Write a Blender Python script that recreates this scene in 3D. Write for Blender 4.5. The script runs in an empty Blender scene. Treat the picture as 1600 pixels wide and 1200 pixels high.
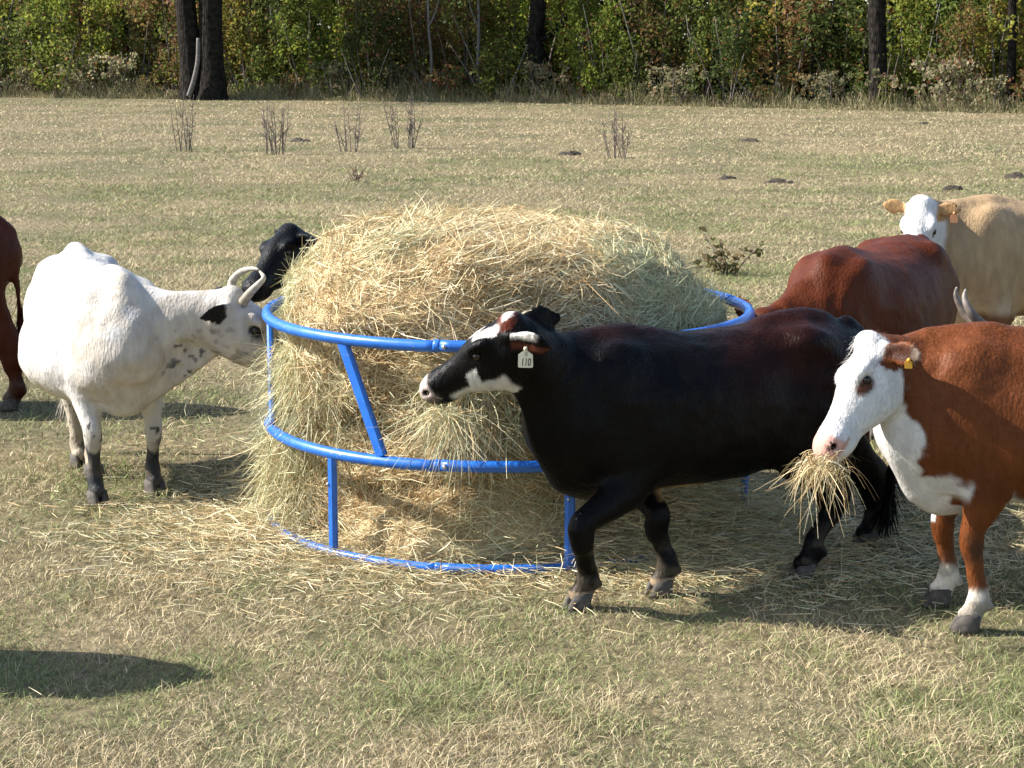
import bpy, math, random
import numpy as np
from mathutils import Vector, Matrix

sc = bpy.context.scene
COL = sc.collection
rng = np.random.default_rng(11)
random.seed(11)

# ------------------------------------------------------------------ camera
CAM_H, FOC = 2.42, 3100.0                  # eye height (m), focal length in photo pixels
PITCH = math.atan(550.0 / FOC)
cam_d = bpy.data.cameras.new('camera')
cam = bpy.data.objects.new('camera', cam_d)
COL.objects.link(cam)
cam.location = (0, 0, CAM_H)
cam.rotation_euler = (math.pi / 2 - PITCH, 0, 0)
cam_d.sensor_width = 36.0
cam_d.lens = 36.0 * FOC / 1600.0
cam_d.clip_end = 2000
sc.camera = cam

# ------------------------------------------------------------------ sky and sun
SUN_ELEV = math.radians(38.0)
SUN_TO = Vector((-0.995, 0.10, 0)).normalized()      # horizontal direction towards the sun
world = bpy.data.worlds.new('World')
sc.world = world
world.use_nodes = True
wn = world.node_tree.nodes
wl = world.node_tree.links
bgn = wn['Background']
skyn = wn.new('ShaderNodeTexSky')
skyn.sky_type = 'NISHITA'
skyn.sun_disc = False
skyn.sun_elevation = SUN_ELEV
skyn.sun_rotation = math.atan2(SUN_TO.x, SUN_TO.y)
skyn.air_density = 1.0
skyn.dust_density = 1.0
wl.new(skyn.outputs[0], bgn.inputs[0])
bgn.inputs[1].default_value = 0.10
sun_d = bpy.data.lights.new('sun', 'SUN')
sun_d.energy = 4.6
sun_d.angle = math.radians(0.53)
sun_d.color = (1.0, 0.955, 0.90)
sun = bpy.data.objects.new('sun', sun_d)
COL.objects.link(sun)
to_sun = Vector((SUN_TO.x * math.cos(SUN_ELEV), SUN_TO.y * math.cos(SUN_ELEV), math.sin(SUN_ELEV)))
sun.rotation_euler = to_sun.to_track_quat('Z', 'Y').to_euler()
sun.location = (-20, -5, 20)

sc.render.engine = 'CYCLES'
sc.view_settings.view_transform = 'Standard'
sc.view_settings.look = 'None'
sc.view_settings.gamma = 1.0
sc.view_settings.exposure = 1.36
sc.cycles.use_denoising = True
sc.cycles.max_bounces = 6
sc.cycles.diffuse_bounces = 3
sc.cycles.transparent_max_bounces = 8


# ------------------------------------------------------------------ helpers
def W(px, py, Y=None, z=0.0):
    """World point that the photograph shows at a pixel, at depth Y or at height z."""
    c, s = math.cos(PITCH), math.sin(PITCH)
    a, b = (px - 800) / FOC, (600 - py) / FOC
    d = np.array([a, c + b * s, -s + b * c])
    t = (z - CAM_H) / d[2] if Y is None else Y / d[1]
    return np.array([0, 0, CAM_H]) + d * t


def unit(v):
    v = np.asarray(v, float)
    return v / (np.linalg.norm(v) + 1e-12)


def link(name, mesh, parent=None, mat=None):
    o = bpy.data.objects.new(name, mesh)
    COL.objects.link(o)
    if parent is not None:
        o.parent = parent
    if mat is not None and len(mesh.materials) == 0:
        mesh.materials.append(mat)
    return o


def empty(name, loc=(0, 0, 0), rz=0.0):
    o = bpy.data.objects.new(name, None)
    o.empty_display_size = 0.1
    COL.objects.link(o)
    o.location = loc
    o.rotation_euler = (0, 0, rz)
    return o


def tag(o, label=None, cat=None, group=None, kind=None):
    if label: o['label'] = label
    if cat: o['category'] = cat
    if group: o['group'] = group
    if kind: o['kind'] = kind
    return o


def np_mesh(name, verts, faces, cols=None, smooth=False):
    """faces: (N,k) int array with one k, or list of such arrays."""
    me = bpy.data.meshes.new(name)
    verts = np.asarray(verts, np.float32)
    if not isinstance(faces, list):
        faces = [faces]
    faces = [np.asarray(f, np.int32) for f in faces if len(f)]
    loops = np.concatenate([f.ravel() for f in faces])
    sizes = np.concatenate([np.full(len(f), f.shape[1], np.int32) for f in faces])
    starts = np.concatenate([[0], np.cumsum(sizes)[:-1]]).astype(np.int32)
    me.vertices.add(len(verts))
    me.vertices.foreach_set('co', verts.ravel())
    me.loops.add(len(loops))
    me.loops.foreach_set('vertex_index', loops)
    me.polygons.add(len(sizes))
    me.polygons.foreach_set('loop_start', starts)
    me.polygons.foreach_set('loop_total', sizes)
    if smooth:
        me.polygons.foreach_set('use_smooth', np.ones(len(sizes), bool))
    if cols is not None:
        a = me.color_attributes.new('Col', 'FLOAT_COLOR', 'POINT')
        c4 = np.ones((len(verts), 4), np.float32)
        c4[:, :3] = cols
        a.data.foreach_set('color', c4.ravel())
    me.update(calc_edges=True)
    me.validate()
    return me


def hash3(ix, iy, iz, seed=0):
    h = (ix.astype(np.int64) * 374761393 + iy.astype(np.int64) * 668265263 + iz.astype(np.int64) * 2147483647 + seed * 1274126177) & 0xffffffff
    h = ((h ^ (h >> 13)) * 1274126177) & 0xffffffff
    h = (h ^ (h >> 16)) & 0xffffffff
    return h / 4294967295.0


def vnoise(p, scale=1.0, seed=0):
    """value noise 0..1 at points p (N,3) or (N,2)"""
    p = np.asarray(p, float) * scale
    if p.shape[1] == 2:
        p = np.concatenate([p, np.zeros((len(p), 1))], 1)
    i = np.floor(p).astype(np.int64)
    f = p - i
    f = f * f * (3 - 2 * f)
    r = 0
    for dx in (0, 1):
        wx = f[:, 0] if dx else 1 - f[:, 0]
        for dy in (0, 1):
            wy = f[:, 1] if dy else 1 - f[:, 1]
            for dz in (0, 1):
                wz = f[:, 2] if dz else 1 - f[:, 2]
                r = r + wx * wy * wz * hash3(i[:, 0] + dx, i[:, 1] + dy, i[:, 2] + dz, seed)
    return r


def fbm(p, scale=1.0, oct=3, seed=0):
    v, a, t = 0, 1.0, 0
    for k in range(oct):
        v = v + a * vnoise(p, scale * 2 ** k, seed + 17 * k)
        t += a
        a *= 0.5
    return v / t


def ss(a, b, x):
    t = np.clip((x - a) / (b - a + 1e-12), 0, 1)
    return t * t * (3 - 2 * t)


def lerp3(a, b, t):
    return np.asarray(a)[None, :] * (1 - t[:, None]) + np.asarray(b)[None, :] * t[:, None] if np.ndim(a) == 1 and np.ndim(b) == 1 else a * (1 - t[:, None]) + b * t[:, None]


def ribbons(name, pts, width, side, cols, tip=0.15):
    """pts (N,M,3) centre lines, width (N,), side (N,3) or (N,M,3); tapering flat strips in one mesh."""
    N, M, _ = pts.shape
    if side.ndim == 2:
        side = np.repeat(side[:, None, :], M, 1)
    prof = np.interp(np.linspace(0, 1, M), [0, 0.25, 0.7, 1], [0.75, 1.0, 0.8, tip])
    hw = width[:, None] * prof[None, :] * 0.5
    L = pts - side * hw[:, :, None]
    R = pts + side * hw[:, :, None]
    v = np.stack([L, R], 2).reshape(-1, 3)
    base = (np.arange(N) * M * 2)[:, None]
    k = np.arange(M - 1)[None, :] * 2
    f = np.stack([base + k, base + k + 1, base + k + 3, base + k + 2], -1).reshape(-1, 4)
    if cols.ndim == 2:
        cols = np.repeat(cols[:, None, :], M, 1)
    c = np.repeat(cols, 2, 1).reshape(-1, 3)
    return np_mesh(name, v, f, c)


def tube_mesh(name, path, radius, n=10, closed=False, cap=True):
    path = np.asarray(path, float)
    M = len(path)
    rad = np.full(M, radius) if np.isscalar(radius) else np.asarray(radius, float)
    if closed:
        tan = np.roll(path, -1, 0) - np.roll(path, 1, 0)
    else:
        tan = np.gradient(path, axis=0)
    tan /= np.linalg.norm(tan, axis=1)[:, None] + 1e-12
    ref = np.array([0, 0, 1.0])
    if abs(tan[:, 2]).mean() > 0.8:
        ref = np.array([1.0, 0, 0])
    s = np.cross(tan, ref)
    s /= np.linalg.norm(s, axis=1)[:, None] + 1e-12
    u = np.cross(s, tan)
    a = np.linspace(0, 2 * np.pi, n, endpoint=False)
    v = path[:, None, :] + rad[:, None, None] * (np.cos(a)[None, :, None] * s[:, None, :] + np.sin(a)[None, :, None] * u[:, None, :])
    v = v.reshape(-1, 3)
    R = M if closed else M - 1
    i = np.arange(R)[:, None]
    j = np.arange(n)[None, :]
    i2, j2 = (i + 1) % M, (j + 1) % n
    f = np.stack([i * n + j, i * n + j2, i2 * n + j2, i2 * n + j], -1).reshape(-1, 4)
    fs = [f]
    if cap and not closed:
        v = np.concatenate([v, path[:1], path[-1:]])
        a0, a1 = len(v) - 2, len(v) - 1
        jj = np.arange(n)
        fs.append(np.stack([np.full(n, a0), (jj + 1) % n, jj], 1))
        fs.append(np.stack([np.full(n, a1), (M - 1) * n + jj, (M - 1) * n + (jj + 1) % n], 1))
    return np_mesh(name, v, fs, smooth=True)


# ------------------------------------------------------------------ materials
def new_mat(name):
    m = bpy.data.materials.new(name)
    m.use_nodes = True
    nt = m.node_tree
    return m, nt, nt.nodes['Principled BSDF']


def attr_mat(name, rough=0.8, translucent=0.0, spec=0.3, noise=0.0, noise_scale=40.0, sheen=0.0, bump=0.0, bump_scale=200.0, rand=0.0, aniso=None):
    m, nt, b = new_mat(name)
    a = nt.nodes.new('ShaderNodeAttribute')
    a.attribute_name = 'Col'
    colour = a.outputs['Color']
    tex = None
    if noise or bump:
        tc = nt.nodes.new('ShaderNodeTexCoord')
        mp = nt.nodes.new('ShaderNodeMapping')
        if aniso:
            mp.inputs['Scale'].default_value = aniso
        nt.links.new(tc.outputs['Object'], mp.inputs['Vector'])
    if noise:
        tx = nt.nodes.new('ShaderNodeTexNoise')
        tx.inputs['Scale'].default_value = noise_scale
        tx.inputs['Detail'].default_value = 4
        nt.links.new(mp.outputs[0], tx.inputs['Vector'])
        mr = nt.nodes.new('ShaderNodeMapRange')
        mr.inputs['From Min'].default_value = 0.25
        mr.inputs['From Max'].default_value = 0.75
        mr.inputs['To Min'].default_value = 1 - noise
        mr.inputs['To Max'].default_value = 1 + noise
        nt.links.new(tx.outputs['Fac'], mr.inputs['Value'])
        mx = nt.nodes.new('ShaderNodeVectorMath')
        mx.operation = 'SCALE'
        nt.links.new(colour, mx.inputs[0])
        nt.links.new(mr.outputs[0], mx.inputs['Scale'])
        colour = mx.outputs[0]
    if rand:
        oi = nt.nodes.new('ShaderNodeObjectInfo')
        hs = nt.nodes.new('ShaderNodeHueSaturation')
        for sock, lo, hi in (('Hue', 0.5 - 0.012 * rand, 0.5 + 0.02 * rand), ('Value', 1 - 0.35 * rand, 1 + 0.25 * rand)):
            mr = nt.nodes.new('ShaderNodeMapRange')
            mr.inputs['To Min'].default_value = lo
            mr.inputs['To Max'].default_value = hi
            if sock == 'Value':
                fr = nt.nodes.new('ShaderNodeMath'); fr.operation = 'MULTIPLY'; fr.inputs[1].default_value = 7.31
                f2 = nt.nodes.new('ShaderNodeMath'); f2.operation = 'FRACT'
                nt.links.new(oi.outputs['Random'], fr.inputs[0]); nt.links.new(fr.outputs[0], f2.inputs[0])
                nt.links.new(f2.outputs[0], mr.inputs['Value'])
            else:
                nt.links.new(oi.outputs['Random'], mr.inputs['Value'])
            nt.links.new(mr.outputs[0], hs.inputs[sock])
        nt.links.new(colour, hs.inputs['Color'])
        colour = hs.outputs[0]
    nt.links.new(colour, b.inputs['Base Color'])
    b.inputs['Roughness'].default_value = rough
    b.inputs['Specular IOR Level'].default_value = spec
    if sheen:
        b.inputs['Sheen Weight'].default_value = sheen
        b.inputs['Sheen Roughness'].default_value = 0.4
    if bump:
        tx2 = nt.nodes.new('ShaderNodeTexNoise')
        tx2.inputs['Scale'].default_value = bump_scale
        tx2.inputs['Detail'].default_value = 3
        nt.links.new(mp.outputs[0], tx2.inputs['Vector'])
        bp = nt.nodes.new('ShaderNodeBump')
        bp.inputs['Strength'].default_value = bump
        bp.inputs['Distance'].default_value = 0.01
        nt.links.new(tx2.outputs['Fac'], bp.inputs['Height'])
        nt.links.new(bp.outputs[0], b.inputs['Normal'])
    if translucent:
        tr = nt.nodes.new('ShaderNodeBsdfTranslucent')
        nt.links.new(colour, tr.inputs['Color'])
        mix = nt.nodes.new('ShaderNodeMixShader')
        mix.inputs[0].default_value = translucent
        nt.links.new(b.outputs[0], mix.inputs[1])
        nt.links.new(tr.outputs[0], mix.inputs[2])
        nt.links.new(mix.outputs[0], nt.nodes['Material Output'].inputs[0])
    return m


def plain_mat(name, col, rough=0.6, metal=0.0, spec=0.5, noise=0.15, scale=30.0, coat=0.0):
    m, nt, b = new_mat(name)
    tc = nt.nodes.new('ShaderNodeTexCoord')
    tx = nt.nodes.new('ShaderNodeTexNoise')
    tx.inputs['Scale'].default_value = scale
    tx.inputs['Detail'].default_value = 4
    nt.links.new(tc.outputs['Object'], tx.inputs['Vector'])
    cr = nt.nodes.new('ShaderNodeValToRGB')
    cr.color_ramp.elements[0].position = 0.3
    cr.color_ramp.elements[1].position = 0.7
    cr.color_ramp.elements[0].color = tuple(c * (1 - noise) for c in col) + (1,)
    cr.color_ramp.elements[1].color = tuple(min(1, c * (1 + noise)) for c in col) + (1,)
    nt.links.new(tx.outputs['Fac'], cr.inputs[0])
    nt.links.new(cr.outputs[0], b.inputs['Base Color'])
    b.inputs['Roughness'].default_value = rough
    b.inputs['Metallic'].default_value = metal
    b.inputs['Specular IOR Level'].default_value = spec
    b.inputs['Coat Weight'].default_value = coat
    return m


M_GRASS = attr_mat('grass_blades', rough=0.7, translucent=0.12, spec=0.25)
M_HAY = attr_mat('hay_strands', rough=0.65, translucent=0.12, spec=0.3)
M_HAYCORE = attr_mat('hay_core', rough=0.9, noise=0.35, noise_scale=60, bump=0.8, bump_scale=90)
M_LEAF = attr_mat('leaves', rough=0.65, translucent=0.5, spec=0.15, rand=1.0)
M_BARK = plain_mat('bark', (0.019, 0.016, 0.013), rough=0.95, spec=0.1, noise=0.7, scale=7.0)
def bark_relief(m):
    nt = m.node_tree
    b = nt.nodes['Principled BSDF']
    tc = nt.nodes.new('ShaderNodeTexCoord'); mp = nt.nodes.new('ShaderNodeMapping'); mp.inputs['Scale'].default_value = (1, 1, .18)
    tx = nt.nodes.new('ShaderNodeTexNoise'); tx.inputs['Scale'].default_value = 14.0; tx.inputs['Detail'].default_value = 6
    bp = nt.nodes.new('ShaderNodeBump'); bp.inputs['Strength'].default_value = 1.0; bp.inputs['Distance'].default_value = .12
    nt.links.new(tc.outputs['Object'], mp.inputs['Vector']); nt.links.new(mp.outputs[0], tx.inputs['Vector'])
    nt.links.new(tx.outputs['Fac'], bp.inputs['Height']); nt.links.new(bp.outputs[0], b.inputs['Normal'])


bark_relief(M_BARK)
M_TWIG = plain_mat('twig_bark', (0.13, 0.10, 0.085), rough=0.9, noise=0.3, scale=20.0)
M_PALEBARK = plain_mat('pale_bark', (0.13, 0.12, 0.105), rough=0.9, noise=0.35, scale=12.0)
M_DUNG = plain_mat('dry_dung', (0.035, 0.026, 0.018), rough=0.95, noise=0.4, scale=25.0)
def worn_blue():
    m = plain_mat('blue_enamel', (0.012, 0.125, 0.50), rough=0.3, spec=0.5, noise=0.18, scale=14.0, coat=0.2)
    nt = m.node_tree
    b = nt.nodes['Principled BSDF']
    src = b.inputs['Base Color'].links[0].from_socket
    tc = nt.nodes.new('ShaderNodeTexCoord')
    for scale, lo, hi, colr in ((38.0, .66, .72, (.30, .27, .21, 1)), (95.0, .70, .74, (.10, .05, .03, 1))):
        tx = nt.nodes.new('ShaderNodeTexNoise'); tx.inputs['Scale'].default_value = scale; tx.inputs['Detail'].default_value = 5
        nt.links.new(tc.outputs['Object'], tx.inputs['Vector'])
        mr = nt.nodes.new('ShaderNodeMapRange'); mr.inputs['From Min'].default_value = lo; mr.inputs['From Max'].default_value = hi
        nt.links.new(tx.outputs['Fac'], mr.inputs['Value'])
        mx = nt.nodes.new('ShaderNodeMix'); mx.data_type = 'RGBA'
        nt.links.new(mr.outputs[0], mx.inputs[0]); nt.links.new(src, mx.inputs[6]); mx.inputs[7].default_value = colr
        src = mx.outputs[2]
    nt.links.new(src, b.inputs['Base Color'])
    t2 = nt.nodes.new('ShaderNodeTexNoise'); t2.inputs['Scale'].default_value = 25.0; t2.inputs['Detail'].default_value = 6
    nt.links.new(tc.outputs['Object'], t2.inputs['Vector'])
    m2 = nt.nodes.new('ShaderNodeMapRange'); m2.inputs['To Min'].default_value = .2; m2.inputs['To Max'].default_value = .55
    nt.links.new(t2.outputs['Fac'], m2.inputs['Value']); nt.links.new(m2.outputs[0], b.inputs['Roughness'])
    return m


M_BLUE = worn_blue()
M_STEEL = plain_mat('zinc_bolt', (0.6, 0.6, 0.6), rough=0.35, metal=1.0, noise=0.1)
M_EYE = plain_mat('eye_gloss', (0.012, 0.007, 0.004), rough=0.12, spec=0.5, noise=0.1)
M_HORN = attr_mat('horn_keratin', rough=0.5, spec=0.3, noise=0.15, noise_scale=30)
M_HOOF = plain_mat('hoof_keratin', (0.055, 0.045, 0.036), rough=0.75, noise=0.75, scale=30.0)
M_COAT = attr_mat('cow_coat', rough=0.5, spec=0.12, noise=0.2, noise_scale=18, bump=0.6, bump_scale=80, aniso=(1, 1, .35))
M_BLACKCOAT = attr_mat('black_cow_coat', rough=0.42, spec=0.09, noise=0.3, noise_scale=18, bump=0.6, bump_scale=80, aniso=(1, 1, .35))
M_FUR = attr_mat('coat_hair', rough=0.5, spec=0.08, translucent=0.0)

# ------------------------------------------------------------------ ground
def make_ground():
    m, nt, b = new_mat('pasture_soil')
    tc = nt.nodes.new('ShaderNodeTexCoord')
    n1 = nt.nodes.new('ShaderNodeTexNoise'); n1.inputs['Scale'].default_value = 0.35; n1.inputs['Detail'].default_value = 6
    n2 = nt.nodes.new('ShaderNodeTexNoise'); n2.inputs['Scale'].default_value = 14.0; n2.inputs['Detail'].default_value = 8
    for n in (n1, n2):
        nt.links.new(tc.outputs['Object'], n.inputs['Vector'])
    r1 = nt.nodes.new('ShaderNodeValToRGB')
    r1.color_ramp.elements[0].position = 0.38; r1.color_ramp.elements[0].color = (0.14, 0.13, 0.072, 1)
    r1.color_ramp.elements[1].position = 0.62; r1.color_ramp.elements[1].color = (0.235, 0.19, 0.118, 1)
    nt.links.new(n1.outputs['Fac'], r1.inputs[0])
    r2 = nt.nodes.new('ShaderNodeValToRGB')
    r2.color_ramp.elements[0].position = 0.3; r2.color_ramp.elements[0].color = (0.45, 0.45, 0.42, 1)
    r2.color_ramp.elements[1].position = 0.7; r2.color_ramp.elements[1].color = (1.1, 1.05, 1.0, 1)
    nt.links.new(n2.outputs['Fac'], r2.inputs[0])
    mx = nt.nodes.new('ShaderNodeMix'); mx.data_type = 'RGBA'; mx.blend_type = 'MULTIPLY'; mx.inputs[0].default_value = 1.0
    nt.links.new(r1.outputs[0], mx.inputs[6]); nt.links.new(r2.outputs[0], mx.inputs[7])
    nt.links.new(mx.outputs[2], b.inputs['Base Color'])
    b.inputs['Roughness'].default_value = 0.95
    b.inputs['Specular IOR Level'].default_value = 0.1
    bp = nt.nodes.new('ShaderNodeBump'); bp.inputs['Strength'].default_value = 0.7; bp.inputs['Distance'].default_value = 0.04
    nt.links.new(n2.outputs['Fac'], bp.inputs['Height']); nt.links.new(bp.outputs[0], b.inputs['Normal'])
    v = [(-500, -120, 0), (500, -120, 0), (500, 900, 0), (-500, 900, 0)]
    me = np_mesh('ground', v, np.array([[0, 1, 2, 3]]))
    o = link('ground', me, mat=m)
    tag(o, 'short dry pasture ground of straw and green tones', 'ground', kind='structure')


STRAW = np.array([0.58, 0.48, 0.295])
STRAW2 = np.array([0.42, 0.335, 0.19])
GREEN = np.array([0.27, 0.30, 0.115])
GREEN2 = np.array([0.165, 0.20, 0.07])
DEAD = np.array([0.20, 0.155, 0.10])


def dryness(xy):
    """0 green .. 1 straw, pasture patches"""
    d = 0.55 * fbm(xy * np.array([0.6, 1.0]), 0.55, 3, 5) + 0.45 * fbm(xy, 2.6, 2, 9)
    Y = xy[:, 1]
    band = np.interp(Y, [5, 8, 12, 18, 24, 30, 36, 41, 46, 58, 64, 75], [0.0, 0.0, 0.0, 0.03, 0.06, 0.06, 0.02, 0.06, 0.18, 0.18, 0.08, -0.02])
    return np.clip((d + band - 0.5) * 4.6 + 0.40, 0, 1)


def grass_blades(n0, y0, y1, M, name):
    # density falls off with distance while blades get a little larger
    u = rng.random(n0)
    Y = 1 / (1 / y0 + u * (1 / y1 - 1 / y0))
    x = (rng.random(n0) * 2 - 1) * (0.30 * Y + 0.5)
    xy = np.stack([x, Y], 1)
    sc_ = np.interp(Y, [6, 14, 30, 70], [1, 1, .55, .3])
    cl = .6 * fbm(xy, 6.0, 2, 31) + .4 * fbm(xy, 1.7, 2, 35)
    keep = rng.random(n0) < np.clip(0.6 + 2.0 * (cl - 0.42), 0.25, 1)
    xy = xy[keep]; Y = Y[keep]; n = len(xy)
    dr = dryness(xy)
    isdry = rng.random(n) < (0.12 + 0.80 * dr)
    t = rng.random(n)
    col = np.where(isdry[:, None], STRAW * t[:, None] + STRAW2 * (1 - t)[:, None], GREEN * t[:, None] + GREEN2 * (1 - t)[:, None])
    dd = rng.random(n) < 0.10
    col[dd] = DEAD * (0.7 + 0.6 * rng.random(dd.sum()))[:, None]
    amp = np.interp(Y, [8, 30], [.8, .45])
    col *= (1 - amp / 2 + amp * rng.random(n))[:, None]
    tall = fbm(xy, 1.3, 2, 77)
    Lh = (0.020 + 0.043 * rng.random(n) ** 1.8) * (0.15 + 1.9 * tall) * np.interp(Y, [6, 20, 70], [1.0, 1.0, 1.15])
    lean = (0.5 + 1.2 * rng.random(n))
    a = rng.random(n) * 2 * np.pi
    dx = np.stack([np.cos(a), np.sin(a)], 1)
    a2 = rng.random(n) * 2 * np.pi
    side = np.stack([np.cos(a2), np.sin(a2), .3 * rng.normal(0, 1, n)], 1)
    wd = np.maximum(0.0025, Y * 0.00033) * (0.6 + 0.8 * rng.random(n))
    pt = lambda s: np.concatenate([xy + dx * (Lh * lean * s * s * 0.9 + Lh * 0.2 * s)[:, None], (Lh * (s - 0.22 * lean * s * s) - 0.003)[:, None]], 1)
    h = side * wd[:, None] * .5
    b = pt(0); tip = pt(1)
    if M == 2:
        V = np.stack([b - h, b + h, tip], 1).reshape(-1, 3)
        return V, [np.arange(3 * n).reshape(-1, 3)], np.repeat(col, 3, 0)
    m = pt(.55)
    V = np.stack([b - h, b + h, m + h * .85, m - h * .85, tip], 1).reshape(-1, 3)
    k = (np.arange(n) * 5)[:, None]
    return V, [k + np.array([[0, 1, 2, 3]]), k + np.array([[3, 2, 4]])], np.repeat(col, 5, 0)


def make_grass():
    for nm, n0, y0, y1, M, l in (('grass', 335000, 5.6, 17.0, 3, 'short grazed grass, straw coloured with green patches, in the foreground'),
                                 ('grass', 760000, 17.0, 73.0, 2, 'pale dry grass of the far field towards the wood')):
        V, F, C = grass_blades(n0, y0, y1, M, nm)
        o = link(nm, np_mesh(nm, V, F, C), mat=M_GRASS)
        tag(o, l, 'grass', kind='stuff')


# ------------------------------------------------------------------ signed distance modelling of the cattle
class Field:
    def __init__(self, lo, hi, vox):
        self.lo = np.array(lo, float)
        self.v = vox
        self.n = np.ceil((np.array(hi) - self.lo) / vox).astype(int) + 1
        self.d = np.full(self.n, 1.0, np.float32)

    def box(self, lo, hi):
        a = np.clip(np.floor((lo - self.lo) / self.v).astype(int), 0, self.n - 1)
        b = np.clip(np.ceil((hi - self.lo) / self.v).astype(int) + 1, 1, self.n)
        if np.any(b <= a):
            return None, None
        ax = [self.lo[i] + self.v * np.arange(a[i], b[i], dtype=np.float32) for i in range(3)]
        g = [ax[0][:, None, None], ax[1][None, :, None], ax[2][None, None, :]]
        return tuple(slice(a[i], b[i]) for i in range(3)), g

    def merge(self, sl, d, k, sub=False):
        cur = self.d[sl]
        if sub:
            h = np.maximum(k - np.abs(cur + d), 0) / k
            self.d[sl] = np.maximum(cur, -d) + h * h * k * 0.25
        else:
            h = np.maximum(k - np.abs(cur - d), 0) / k
            self.d[sl] = np.minimum(cur, d) - h * h * k * 0.25

    def ell(self, c, r, axes=None, k=0.04, sub=False):
        c = np.asarray(c, float); r = np.asarray(r, float)
        R = r.max() + k + 0.03
        sl, g = self.box(c - R, c + R)
        if sl is None: return
        X = [g[i] - c[i] for i in range(3)]
        if axes is None:
            q = [X[i] / r[i] for i in range(3)]
        else:
            q = [(X[0] * a[0] + X[1] * a[1] + X[2] * a[2]) / r[i] for i, a in enumerate(axes)]
        L = np.sqrt(q[0] ** 2 + q[1] ** 2 + q[2] ** 2)
        self.merge(sl, (L - 1) * r.min() if r.max() / r.min() < 4 else (L - 1) * r.min() * 1.5, k, sub)

    def sweep(self, nodes, up, k=0.05, sub=2, power=2.0, pear=0.0):
        """nodes: (pos, half width, half height); up: reference for the half height."""
        P = np.array([n[0] for n in nodes], float)
        A = np.array([[n[1], n[2]] for n in nodes], float)
        # Catmull-Rom resampling
        N = len(P)
        pp, aa = [], []
        for i in range(N - 1):
            p0, p1, p2, p3 = P[max(i - 1, 0)], P[i], P[i + 1], P[min(i + 2, N - 1)]
            b0, b1, b2, b3 = A[max(i - 1, 0)], A[i], A[i + 1], A[min(i + 2, N - 1)]
            for s in range(sub):
                t = s / sub
                w = (-0.5 * t + t * t - 0.5 * t ** 3, 1 - 2.5 * t * t + 1.5 * t ** 3, 0.5 * t + 2 * t * t - 1.5 * t ** 3, -0.5 * t * t + 0.5 * t ** 3)
                pp.append(w[0] * p0 + w[1] * p1 + w[2] * p2 + w[3] * p3)
                aa.append(w[0] * b0 + w[1] * b1 + w[2] * b2 + w[3] * b3)
        pp.append(P[-1]); aa.append(A[-1])
        pp = np.array(pp); aa = np.maximum(np.array(aa), 0.004)
        R = aa.max() + k + 0.03
        lo, hi = pp.min(0) - R, pp.max(0) + R
        slT, gT = self.box(lo, hi)
        if slT is None: return
        tot = np.full([s.stop - s.start for s in slT], 1.0, np.float32)
        off = np.array([s.start for s in slT])
        up = np.asarray(up, float)
        for i in range(len(pp) - 1):
            a, b = pp[i], pp[i + 1]
            r = max(aa[i].max(), aa[i + 1].max()) + k + 0.03
            sl, g = self.box(np.minimum(a, b) - r, np.maximum(a, b) + r)
            if sl is None: continue
            ab = b - a
            L = np.linalg.norm(ab)
            if L < 1e-6: continue
            ax = ab / L
            sd = np.cross(ax, up); sd /= np.linalg.norm(sd) + 1e-9
            uu = np.cross(sd, ax)
            X = [g[j] - a[j] for j in range(3)]
            al = X[0] * ax[0] + X[1] * ax[1] + X[2] * ax[2]
            t = np.clip(al / L, 0, 1)
            ov = al - t * L
            s_ = X[0] * sd[0] + X[1] * sd[1] + X[2] * sd[2]
            u_ = X[0] * uu[0] + X[1] * uu[1] + X[2] * uu[2]
            hw = aa[i, 0] + (aa[i + 1, 0] - aa[i, 0]) * t
            hh = aa[i, 1] + (aa[i + 1, 1] - aa[i, 1]) * t
            mn = np.minimum(hw, hh)
            if pear:
                hw = hw * (1 - pear * np.clip(u_ / hh, -1, 1))
            if power == 2.0:
                q = np.sqrt((s_ / hw) ** 2 + (u_ / hh) ** 2 + (ov / mn) ** 2)
            else:
                q = (np.abs(s_ / hw) ** power + np.abs(u_ / hh) ** power + np.abs(ov / mn) ** power) ** (1 / power)
            d = (q - 1) * mn
            l = tuple(slice(sl[j].start - off[j], sl[j].stop - off[j]) for j in range(3))
            tot[l] = np.minimum(tot[l], d)
        self.merge(slT, tot, k)

    def mesh(self):
        """naive surface nets"""
        d = self.d
        ins = d < 0
        n = np.array(d.shape) - 1
        cnt = np.zeros(n, np.int8)
        acc = np.zeros(tuple(n) + (3,), np.float32)
        crn = {}
        c8 = [(i, j, k) for i in (0, 1) for j in (0, 1) for k in (0, 1)]
        view = lambda c: d[c[0]:c[0] + n[0], c[1]:c[1] + n[1], c[2]:c[2] + n[2]]
        any_in = np.zeros(n, bool); all_in = np.ones(n, bool)
        for c in c8:
            v = view(c) < 0
            any_in |= v; all_in &= v
        act = any_in & ~all_in
        idx = np.argwhere(act)
        vals = {c: d[idx[:, 0] + c[0], idx[:, 1] + c[1], idx[:, 2] + c[2]] for c in c8}
        pos = np.zeros((len(idx), 3)); ct = np.zeros(len(idx))
        for c in c8:
            for ax in range(3):
                if c[ax] == 0:
                    e = list(c); e[ax] = 1; e = tuple(e)
                    a, b = vals[c], vals[e]
                    m = (a < 0) != (b < 0)
                    t = np.where(m, a / np.where(m, a - b, 1), 0)
                    q = np.zeros((len(idx), 3)); q[:] = c
                    q[:, ax] += t
                    pos[m] += q[m]; ct[m] += 1
        pos = idx + pos / ct[:, None]
        vid = np.full(n, -1, np.int64)
        vid[act] = np.arange(len(idx))
        faces = []
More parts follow.
